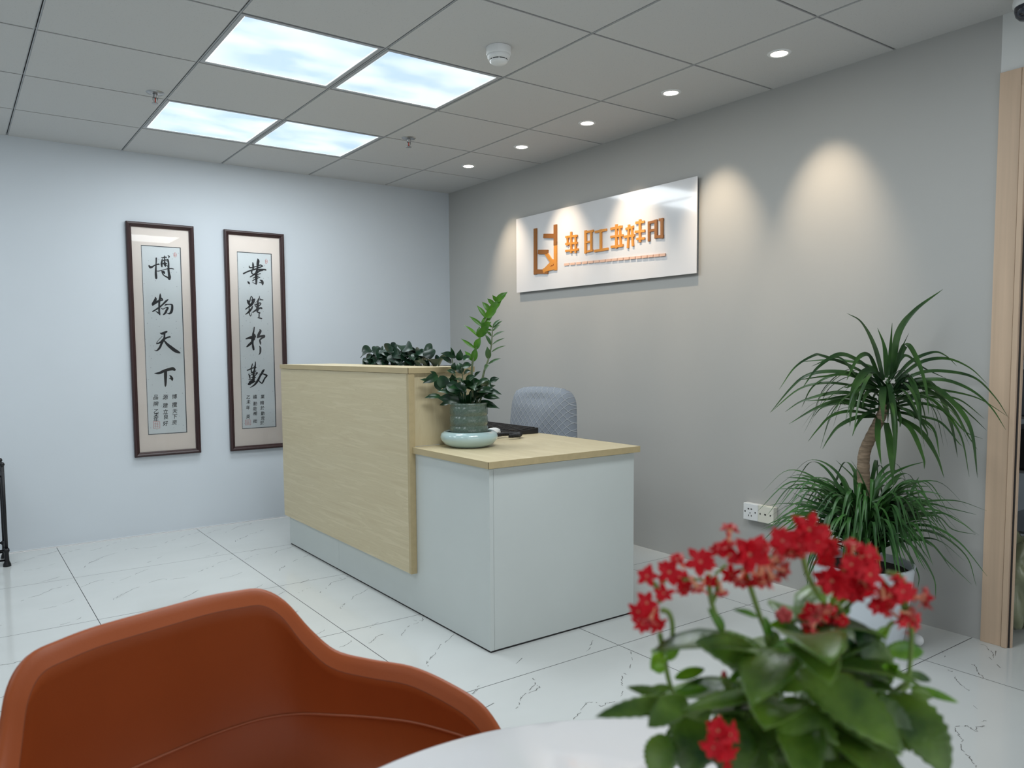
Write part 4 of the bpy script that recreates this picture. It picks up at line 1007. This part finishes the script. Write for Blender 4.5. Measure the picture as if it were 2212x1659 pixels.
for ln in LB.split('\n'):
    a, w = ln.split('/'); v_ = list(map(float, a.split())); pts = [(v_[i], v_[i+1]) for i in range(0, len(v_), 2)]
    n = len(pts); tipd = rd.uniform(-.2, .1) if abs(pts[-1][0]-1000) > 300 else -rd.uniform(.15, .25)
    blade(bm, [DZ(x, y, -.03+tipd*(i/(n-1))) for i, (x, y) in enumerate(pts)], float(w)*UD*1.1)
P('lower_foliage', bm, 'blade2', root)
bm = nb(); bmesh.ops.create_uvsphere(bm, u_segments=20, v_segments=12, radius=.022)
c = onp(1982, 1395, 2, 0)
bmesh.ops.translate(bm, verts=bm.verts, vec=(c.x, c.y, .0225)); tag(link('white_ball', bm, 'white_pl'), 'small white ball on the floor beside the dracaena pot', 'ball')

# ---------------------------------------------------------------- black rack at the left edge
root = empty('magazine_rack', (-.35, 2.2, 0), 'black metal rack cut off by the left edge of the photo', 'rack')
for x in (-.118, -.60):
    for y in (2.275, 2.06):
        bm = nb(); tube(bm, [Vector((x, y, .06)), Vector((x, y, .56))], .009, 8); lathe(bm, (x, y, .565), [(.0001, .014), (.009, .010), (.013, 0), (.009, -.01), (.0001, -.012)], 14)
        lathe(bm, (x, y, 0), [(.0001, .0), (.02, .0), (.019, .012), (.012, .03), (.011, .075), (.016, .085), (.013, .10), (.0001, .1)], 14)
        P('post', bm, 'blackmetal', root)
for z in (.09, .035, .5):
    bm = nb(); tube(bm, [Vector((-.60, 2.275, z)), Vector((-.118, 2.275, z))], .006, 8); tube(bm, [Vector((-.60, 2.06, z)), Vector((-.118, 2.06, z))], .006, 8)
    for x in (-.118, -.6): tube(bm, [Vector((x, 2.275, z)), Vector((x, 2.06, z))], .006, 8)
    P('rail', bm, 'blackmetal', root)

# ---------------------------------------------------------------- round marble table
TC = Vector((.048, -2.628, 0)); TR = .349; TZ = .75
root = empty('round_table', TC, 'round white marble-top table in the foreground', 'table')
bm = nb(); lathe(bm, (TC.x, TC.y, TZ), [(.0001, 0), (TR-.006, 0), (TR-.001, -.002), (TR, -.006), (TR-.002, -.010), (TR-.012, -.013), (.0001, -.013)], 128)
P('tabletop', bm, 'marble', root)
bm = nb(); lathe(bm, TC, [(.0001, .73), (.09, .73), (.09, .722), (.03, .715), (.028, .05), (.03, .03), (.19, .012), (.2, .004), (.2, 0), (.0001, 0)], 40); P('pedestal', bm, 'blackmetal', root)

# ---------------------------------------------------------------- tan shell chair
CH = Vector((-.0215, -2.046, 0)); CR = .2864
root = empty('shell_armchair', CH, 'tan leather shell armchair in the foreground facing the round table', 'chair')
cr, sr = math.cos(CR), math.sin(CR)
def ch(x, y, z): return Vector((CH.x+x*cr-y*sr, CH.y+x*sr+y*cr, z))
half = [(0, .2805, .785), (.0723, .2797, .7849), (.1189, .2737, .7826), (.1582, .2634, .7777), (.1858, .2433, .7539), (.2061, .2143, .7092), (.2269, .179, .6738), (.2546, .1322, .6608), (.2821, .0727, .6549), (.297, .0133, .6396), (.3048, -.0415, .6179), (.3002, -.084, .5829), (.29, -.125, .54), (.265, -.17, .495), (.21, -.21, .468), (.11, -.23, .458), (0, -.235, .455)]
half = [(a*1.09, b_*1.09, c) for a, b_, c in half]
hp = smoothpts([Vector(p) for p in half], 5)
rim = [Vector((-p.x, p.y, p.z)) for p in reversed(hp[1:])] + hp[:-1]   # closed loop, starts at the front
NR = len(rim)
def loopnorm(i):
    a = rim[(i-2) % NR]; b_ = rim[(i+2) % NR]; t = b_-a; t.z = 0; t.normalize(); return Vector((t.y, -t.x, 0))*-1
rows = []
c0 = Vector((0, .02, .435))
def prof(i):
    R = rim[i]; o = loopnorm(i)
    if o.dot(Vector((R.x, R.y-.02, 0))) < 0: o = -o
    sz = min(.46, R.z-.004); sp = Vector((R.x*.80, .02+(R.y-.02)*.80, sz)); h = R.z-sz
    out = []
    for t in (0, .3, .6, .85): out.append((c0.lerp(sp, t)))
    out[-1] = c0.lerp(sp, .85); out.append(sp+Vector((0, 0, .004)))
    lip = min(.024, h*.35+.004)
    top = R-Vector((0, 0, lip))-o*.014*1.3
    for t in (.12, .25, .4, .55, .7, .85, .95, 1):
        q = sp.lerp(top, t); k = 4*t*(1-t); q = q+o*(.038*k*min(1, h/.2))-Vector((0, 0, .03*k*min(1, h/.2)))
        out.append(q)
    out.append(top+o*.0008+Vector((0, 0, .0012))); out.append(top.lerp(R, .5)-o*.001); out.append(R-o*.004-Vector((0, 0, .003)))
    out.append(R+o*.001); out.append(R+o*.006-Vector((0, 0, .003))); out.append(R+o*.007-Vector((0, 0, .012)))
    bt = Vector((R.x*.66, .02+(R.y-.02)*.62, .40))
    s1 = R+o*.004-Vector((0, 0, .03))
    for t in (.15, .35, .55, .75, .9, 1):
        q = s1.lerp(bt, t); k = 4*t*(1-t); q = q+o*(.08*k*min(1, h/.2+.15))-Vector((0, 0, .04*k*min(1, h/.2))); out.append(q)
    out.append(Vector((0, .02, .39)))
    return out
profs = [prof(i) for i in range(NR)]; NP = len(profs[0])
bm = nb(); vg = [[bm.verts.new(ch(*q)) for q in pr_] for pr_ in profs]
for i in range(NR):
    for k in range(NP-1):
        f = bm.faces.new((vg[i][k], vg[(i+1) % NR][k], vg[(i+1) % NR][k+1], vg[i][k+1]))
        if k == 12: f.material_index = 1
bmesh.ops.remove_doubles(bm, verts=bm.verts, dist=.00005)
bmesh.ops.recalc_face_normals(bm, faces=bm.faces)
o = P('seat_shell', bm, None, root, mats=['leather', 'seam'])
# seat cushion with piping along its edge
bm = nb(); cu = []; ring = []
for i in range(NR):
    R = rim[i]; ring.append(Vector((R.x*.80, .03+(R.y-.03)*.79, .478)))
lay = [(1.0, -.032), (1.02, -.018), (1.0, -.003), (.93, .006), (.7, .012), (.35, .014), (.02, .014)]
vv = [[bm.verts.new(ch(p.x*s_, .03+(p.y-.03)*s_, p.z+dz)) for p in ring] for s_, dz in lay]
for A, B in zip(vv, vv[1:]):
    for k in range(NR): bm.faces.new((A[k], A[(k+1) % NR], B[(k+1) % NR], B[k]))
bm.faces.new(vv[-1])
P('seat_cushion', bm, 'leather', root)
pp_ = []
for i in range(NR):
    if rim[i].z < .612: continue
    pr_ = profs[i][4:13]
    for a, b_ in zip(pr_, pr_[1:]):
        if a.z <= .563 < b_.z:
            q = a.lerp(b_, (.563-a.z)/(b_.z-a.z)); q = q-loopnorm(i)*0; d = Vector((-q.x, -(q.y-.02), 0)).normalized()*.0012; pp_.append(ch(*(q+d))); break
bm = nb(); tube(bm, pp_, .0024, 8); P('piping', bm, 'piping', root)
for sx in (-1, 1):
    for sy in (-1, 1):
        bm = nb(); tube(bm, [ch(sx*.12, .02+sy*.12, .40), ch(sx*.21, .02+sy*.21, .0)], [.014, .010], 10); P('leg', bm, 'chairleg', root)

# ---------------------------------------------------------------- kalanchoe in the foreground
KO, KS, KD = (1280, 1100), 2.765, .47
def K(x, y, d=0): return atd(KO[0]+x/KS, KO[1]+y/KS, KD+d)
UK = KD/FPX/KS
kc = K(1180, 1600); kc = Vector((kc.x+.0, kc.y, TZ+.0002))
root = empty('kalanchoe_plant', kc, 'red-flowering kalanchoe pot plant on the marble table in the foreground', 'potted plant')
bm = nb(); lathe(bm, kc, [(.0001, .001), (.042, 0), (.045, .004), (.056, .085), (.062, .087), (.063, .105), (.058, .107), (.055, .095)], 40); P('pot', bm, 'kpot', root)
bm = nb(); lathe(bm, kc, [(.0001, .098), (.056, .096)], 24); P('soil', bm, 'soil', root)
rk = random.Random(9)
# x0,y0 (base) x1,y1 (tip) width, depth at base, depth at tip, young?, cup
LV = [(1010, 930, 612, 790, 205, 0, -.03, 0, .1), (1040, 1010, 1262, 1085, 120, -.02, -.035, 0, .2), (540, 1170, 18, 1240, 115, -.01, -.03, 0, .15), (470, 1130, 205, 1062, 66, 0, 0, 0, .2),
      (560, 1130, 330, 1300, 150, -.02, -.035, 0, .15), (1020, 1080, 530, 1200, 92, -.015, -.03, 0, .2), (1210, 960, 1860, 1450, 290, -.02, -.055, 0, .12), (1130, 1120, 1420, 1640, 300, -.025, -.05, 0, .12),
      (1770, 1060, 1560, 670, 170, 0, .01, 0, .25), (1610, 900, 1400, 730, 80, .01, 0, 0, .5), (1740, 850, 1975, 850, 110, .01, .02, 1, .2), (1780, 1090, 2125, 1590, 270, 0, -.03, 0, .12),
      (1690, 1090, 1900, 1450, 150, -.01, -.02, 0, .2), (1890, 1060, 2185, 1155, 52, .01, 0, 1, .3), (1060, 690, 1260, 760, 90, .02, .03, 1, .3), (1230, 735, 1480, 770, 100, .01, .0, 0, .2),
      (490, 1010, 670, 955, 66, .01, .02, 1, .2), (500, 1100, 765, 1005, 66, .01, .03, 0, .2), (480, 1100, 700, 1070, 56, 0, 0, 1, .2), (1860, 980, 2020, 1025, 56, .01, .02, 0, .3), (1900, 1090, 2030, 1125, 60, 0, 0, 0, .3),
      (1500, 1330, 1790, 1560, 220, -.01, -.02, 0, .2), (1080, 840, 1290, 850, 120, -.01, 0, 1, .3), (1070, 930, 1150, 830, 130, -.015, -.01, 1, -.4), (1280, 980, 1200, 840, 130, -.01, 0, 1, -.4),
      (1280, 940, 1420, 960, 80, .0, 0, 1, .3), (420, 1340, 380, 1620, 190, -.01, -.02, 0, .2), (620, 1250, 560, 1600, 260, 0, -.02, 0, .2), (800, 1230, 850, 1650, 280, .0, -.02, 0, .2), (1050, 1200, 960, 1640, 240, 0, -.015, 0, .2),
      (1400, 1150, 1560, 1650, 250, .01, 0, 0, .2), (1600, 1200, 1750, 1650, 240, .02, .01, 0, .2), (700, 1180, 420, 1420, 160, 0, 0, 0, .2), (430, 860, 350, 960, 80, 0, -.01, 1, .2), (440, 900, 520, 820, 60, 0, 0, 1, .3), (410, 880, 350, 840, 50, 0, 0, 1, .3), (430, 940, 360, 960, 60, -.01, -.01, 1, .3),
      (780, 740, 690, 590, 60, 0, 0, 1, .4), (985, 645, 840, 598, 34, 0, 0, 1, .3), (1050, 760, 1030, 640, 50, 0, .0, 1, .4), (1390, 560, 1330, 500, 50, .0, 0, 1, .4), (1420, 590, 1520, 530, 90, .01, .01, 1, .3), (1480, 640, 1490, 530, 90, .01, .01, 1, .3),
      (1700, 770, 1770, 700, 50, 0, 0, 1, .4), (1750, 990, 1830, 930, 80, 0, -.01, 1, .4), (1780, 1000, 1720, 930, 70, 0, -.01, 1, .4), (1870, 660, 1840, 560, 40, 0, 0, 1, .4), (1430, 1000, 1640, 1130, 100, 0, -.02, 0, .4),
      (980, 1000, 1010, 880, 90, .01, .02, 0, .2), (1300, 900, 1560, 900, 150, .03, .03, 0, .2), (1380, 850, 1480, 1000, 130, .03, .03, 0, .2), (1000, 820, 960, 960, 110, .01, 0, 1, .3), (1100, 730, 1040, 820, 90, .01, .01, 0, .3),
      (1450, 800, 1720, 1000, 180, .03, .03, 0, .2), (880, 960, 800, 1050, 40, .01, 0, 1, .3), (330, 1110, 470, 1060, 60, 0, 0, 0, .3), (1480, 1050, 1700, 1200, 160, .01, 0, 0, .2), (1150, 1000, 1560, 1060, 180, .02, 0, 0, .2), (700, 1300, 1100, 1300, 240, .02, .01, 0, .2), (1850, 1180, 1960, 1350, 130, .01, 0, 0, .2)]
bm = nb(); bn = nb()
for (x0, y0, x1, y1, w, d0, d1, yg, cup) in LV:
    N = -FWD*.85+UP*rk.uniform(.35, .8)+RIGHT*rk.uniform(-.25, .25)
    leaf(bn if yg else bm, K(x0, y0, d0), K(x1, y1, d1), w*UK*1.05, N, rk.uniform(.05, .12), cup, seg=19, cren=.065, across=3, shape='oval')
for k in range(60):  # the rosette's inner and outer leaves, down to the pot
    a = rk.uniform(0, 2*PI); h = rk.uniform(.10, .25); d = Vector((math.cos(a), math.sin(a), 0)); L = rk.uniform(.045, .075)
    s0 = kc+Vector((0, 0, h))+d*.012; e_ = s0+d*L+Vector((0, 0, rk.uniform(-.02, .012)))
    leaf(bm, s0, e_, rk.uniform(.024, .036), Vector((0, 0, 1)), .1, .2, seg=9, cren=.03, across=3)
for b_, nm, mt in ((bm, 'leaves', 'kleaf'), (bn, 'young_leaves', 'kleaf_new')):
    bmesh.ops.recalc_face_normals(b_, faces=b_.faces)
    o = P(nm, b_, mt, root); md = o.modifiers.new('thick', 'SOLIDIFY'); md.thickness = .0007; md.offset = 0
KST = [[(400, 740), (425, 860), (450, 1000), (490, 1140), (560, 1400)], [(410, 600), (455, 620), (478, 700), (468, 840)], [(690, 390), (712, 560), (780, 740)], [(905, 350), (960, 520), (1000, 640), (1045, 770), (1080, 1000)], [(1250, 240), (1280, 380), (1330, 480), (1400, 580)],
       [(1860, 540), (1900, 660), (1905, 800), (1885, 1040)], [(1740, 770), (1770, 700), (1800, 670)], [(780, 740), (840, 860), (900, 1000)], [(730, 400), (745, 480), (715, 560)], [(640, 320), (690, 370)], [(800, 330), (730, 390)], [(1090, 290), (1000, 300), (930, 330)],
       [(440, 430), (400, 440)], [(320, 420), (380, 460), (400, 560)], [(1560, 260), (1500, 350), (1490, 420)], [(1760, 380), (1840, 400), (1880, 470)], [(1240, 200), (1180, 180)], [(1460, 560), (1500, 640), (1500, 760)], [(1700, 390), (1860, 560)], [(1330, 180), (1260, 250)], [(540, 420), (690, 420)]]
for st in KST:
    bm = nb(); pts = smoothpts([K(x, y, 0) for x, y in st], 6); w = .0017 if len(st) > 2 else .0010
    tube(bm, pts, [w, w*.8], 8); P('stem', bm, 'kstem', root)
bm = nb(); tube(bm, smoothpts([kc+Vector((0, 0, .09)), K(1150, 1500, .01), K(1150, 1150, .01)], 5), .004, 8)
for x, y in ((490, 1140), (1080, 1000), (1885, 1040), (780, 1000), (1500, 800)):
    tube(bm, smoothpts([kc+Vector((0, 0, .1)), K((x+1150)/2, (y+1700)/2, .01), K(x, y, 0)], 5), .0026, 8)
P('main_stem', bm, 'kstem', root)
def petal(bm, c, ax, rd_, r, ln, wd_, lift, mi=0):
    sd = ax.cross(rd_).normalized(); rows = []
    for i in range(6):
        t = i/5; w = wd_*(.32+.68*math.sin(PI*min(1, t*.72+.06)))*(1 if t < .65 else ((1-t)/.35)*.93+.07)
        p = c+rd_*(r*.12+ln*t)+ax*(lift*ln*t*t+.08*ln*math.sin(t*PI))
        rows.append([bm.verts.new(p+sd*w*u+ax*(.10*w*(1-abs(u)))) for u in (-1, 0, 1)])
    for A, B in zip(rows, rows[1:]):
        for k in range(2):
            f = bm.faces.new((A[k], A[k+1], B[k+1], B[k])); f.material_index = mi; f.normal_update()
            if f.normal.dot(ax) < 0: f.normal_flip()
def flower(x, y, r, fx=0, fy=0, d=-.004, layers=2, ln=1.0):
    """one bloom: pointed petals in layers round a pale tube; (fx, fy) leans its face sideways/upwards"""
    c = K(x, y, d); rr = r*UK
    ax = (-FWD+RIGHT*fx+UP*fy+Vector((rk.uniform(-.2, .2), rk.uniform(-.2, .2), rk.uniform(-.1, .2)))).normalized()
    e1 = ax.orthogonal().normalized(); e2 = ax.cross(e1); bm = nb(); a0 = rk.uniform(0, 2*PI)
    for L in range(layers):
        npet = (5, 6, 4)[L]
        for k in range(npet):
            a = a0+2*PI*k/npet+L*.55+rk.uniform(-.12, .12); rd_ = e1*math.cos(a)+e2*math.sin(a)
            petal(bm, c+ax*rr*.10*L, ax, rd_, rr, rr*(1.08-.28*L)*rk.uniform(.85, 1.12), rr*(.31-.04*L), (-.12, .35, .8)[L]*rk.uniform(.7, 1.2))
        n0 = len(bm.faces)
    ang = []
    tube(bm, [c+ax*rr*.05, c-ax*rr*.5, c-ax*rr*1.15*ln, c-ax*rr*1.35*ln], [rr*.20, rr*.17, rr*.2, rr*.06], 8, mi=1)
    o = P('flower', bm, None, root, mats=['petal', 'tube'])
    return o
def trumpet(x, y, r, ang, d=-.006):
    """bloom seen from the side: pale flaring tube with pink-backed petals pointing along ang"""
    c = K(x, y, d); rr = r*UK; ax = (RIGHT*math.cos(ang)+UP*math.sin(ang)-FWD*rk.uniform(-.1, .35)).normalized()
    e1 = ax.orthogonal().normalized(); e2 = ax.cross(e1); bm = nb(); a0 = rk.uniform(0, 2*PI)
    tube(bm, [c-ax*rr*1.5, c-ax*rr*1.2, c-ax*rr*.6, c-ax*rr*.1, c+ax*rr*.1], [rr*.10, rr*.20, rr*.18, rr*.30, rr*.46], 10, cap=False, mi=1)
    for L in range(2):
        for k in range(5):
            a = a0+2*PI*k/5+L*.6; rd_ = e1*math.cos(a)+e2*math.sin(a)
            petal(bm, c+ax*rr*(.05-.0*L), ax, rd_, rr*2.2, rr*.85, rr*.30, rk.uniform(.3, .8) if L else rk.uniform(-.1, .3), mi=0)
    P('flower', bm, None, root, mats=['petal_pink', 'tube'])
for t_ in ((508, 300, 46, 2.2), (622, 462, 50, -.9), (655, 480, 44, -1.8), (800, 225, 58, 1.9), (820, 120, 52, 1.5), (1010, 222, 58, 1.1), (1100, 300, 66, .3), (1140, 360, 58, -.2), (1075, 410, 66, -1.1), (1010, 430, 66, -1.5), (985, 400, 50, -1.8), (770, 490, 44, -1.4),
           (1195, 265, 60, -1.7), (1235, 270, 56, -1.3), (1150, 140, 40, .5), (1975, 530, 66, 0), (1745, 560, 62, -2.2), (1700, 580, 50, -2.4), (1820, 425, 50, 1.4), (1310, 700, 54, -2.3), (1385, 600, 50, 1.6), (1340, 640, 56, 2.6), (1560, 215, 40, 1.4), (345, 660, 50, -2.0), (1890, 620, 44, -.2), (1715, 500, 44, 2.4), (1420, 600, 44, 1.0), (880, 415, 40, -2.2)):
    trumpet(*t_)
FL = [(325, 400, 62, -.2, .2), (425, 500, 58, -.2, -.3), (325, 560, 68, -.2, .2), (275, 610, 62, -.5, 0), (300, 680, 66, -.2, -.5), (385, 690, 60, .2, -.4), (345, 640, 60, 0, 0), (460, 375, 76, -.3, .2), (545, 430, 64, .3, -.3), (505, 300, 46, .1, 1.6), (620, 465, 52, .3, -1.6), (550, 480, 48, 0, -.6),
      (645, 315, 86, -.2, .2), (745, 245, 48, 0, .8), (800, 235, 60, -.4, 1.5), (818, 120, 55, .1, 1.9), (935, 270, 112, 0, .1), (1005, 225, 66, .5, 1.1), (1085, 320, 66, 1.8, .3), (1125, 370, 58, 1.6, -.6), (1030, 400, 90, .5, -1.8), (970, 420, 60, .1, -1.5), (825, 385, 62, 0, -.4), (885, 430, 60, -.4, -.7), (700, 430, 50, -.3, -.6), (770, 500, 44, .1, -1.6),
      (1135, 190, 78, -.5, .2), (1290, 125, 100, -.1, .3), (1340, 190, 84, .3, 0), (1400, 255, 84, .4, 0), (1235, 170, 70, -.2, .3), (1190, 250, 66, -.3, -1.5), (1240, 240, 60, .1, -1.6), (1280, 200, 76, 0, -.1), (1385, 130, 46, .5, .8), (1120, 230, 60, -.4, -.3), (1440, 220, 55, .9, .2), (1380, 300, 58, 0, -.6),
      (1560, 225, 66, 0, 1.2), (1650, 280, 74, .4, .6), (1430, 425, 96, -.4, 0), (1590, 425, 108, 0, -.1), (1545, 330, 66, -.2, .3), (1655, 390, 80, .3, 0), (1560, 495, 80, -.1, -.5), (1490, 480, 70, -.2, -.4), (1620, 340, 70, .2, .3), (1480, 410, 66, -.2, .2), (1650, 480, 60, .2, -.8),
      (1780, 520, 86, -.2, -.4), (1850, 490, 78, .2, .1), (1960, 530, 62, 1.9, -.4), (1735, 555, 66, -.4, -1.6), (1905, 500, 56, .9, .3), (1700, 580, 56, -.6, -.8), (1820, 430, 50, .1, 1.5),
      (1320, 640, 78, -.2, .2), (1450, 640, 78, .3, .2), (1300, 710, 56, -.4, -1.3), (1385, 610, 60, 0, 1.3), (1490, 670, 50, .5, -.3), (1300, 600, 44, -.4, .8),
      (1850, 660, 58, .4, -.4), (1925, 665, 64, .9, 0), (1760, 625, 30, -.2, 1.4), (1905, 720, 44, .5, -.8),
      (750, 1320, 70, -.2, .2, -.045), (820, 1345, 62, .4, .1, -.045), (725, 1420, 74, -.3, -.1, -.05), (795, 1455, 70, .2, -.3, -.05), (805, 1535, 30, 0, -.6, -.05), (1455, 875, 46, .2, -.4, .02)]
for f_ in FL: flower(f_[0], f_[1], f_[2], f_[3], f_[4], f_[5] if len(f_) > 5 else rk.uniform(-.012, .006), 3 if f_[2] > 95 else 2)
for x, y, r_ in ((1112, 632, 22), (1140, 612, 24), (1172, 630, 22), (1130, 655, 20), (1165, 655, 18), (785, 985, 16), (790, 1005, 14), (905, 1000, 12), (855, 440, 14), (1290, 150, 10)):
    bm = nb(); bmesh.ops.create_uvsphere(bm, u_segments=12, v_segments=8, radius=1); c = K(x, y, 0)
    for v_ in bm.verts: v_.co = c+Vector((v_.co.x, v_.co.y, v_.co.z*1.4))*r_*UK
    P('bud', bm, 'bud', root)
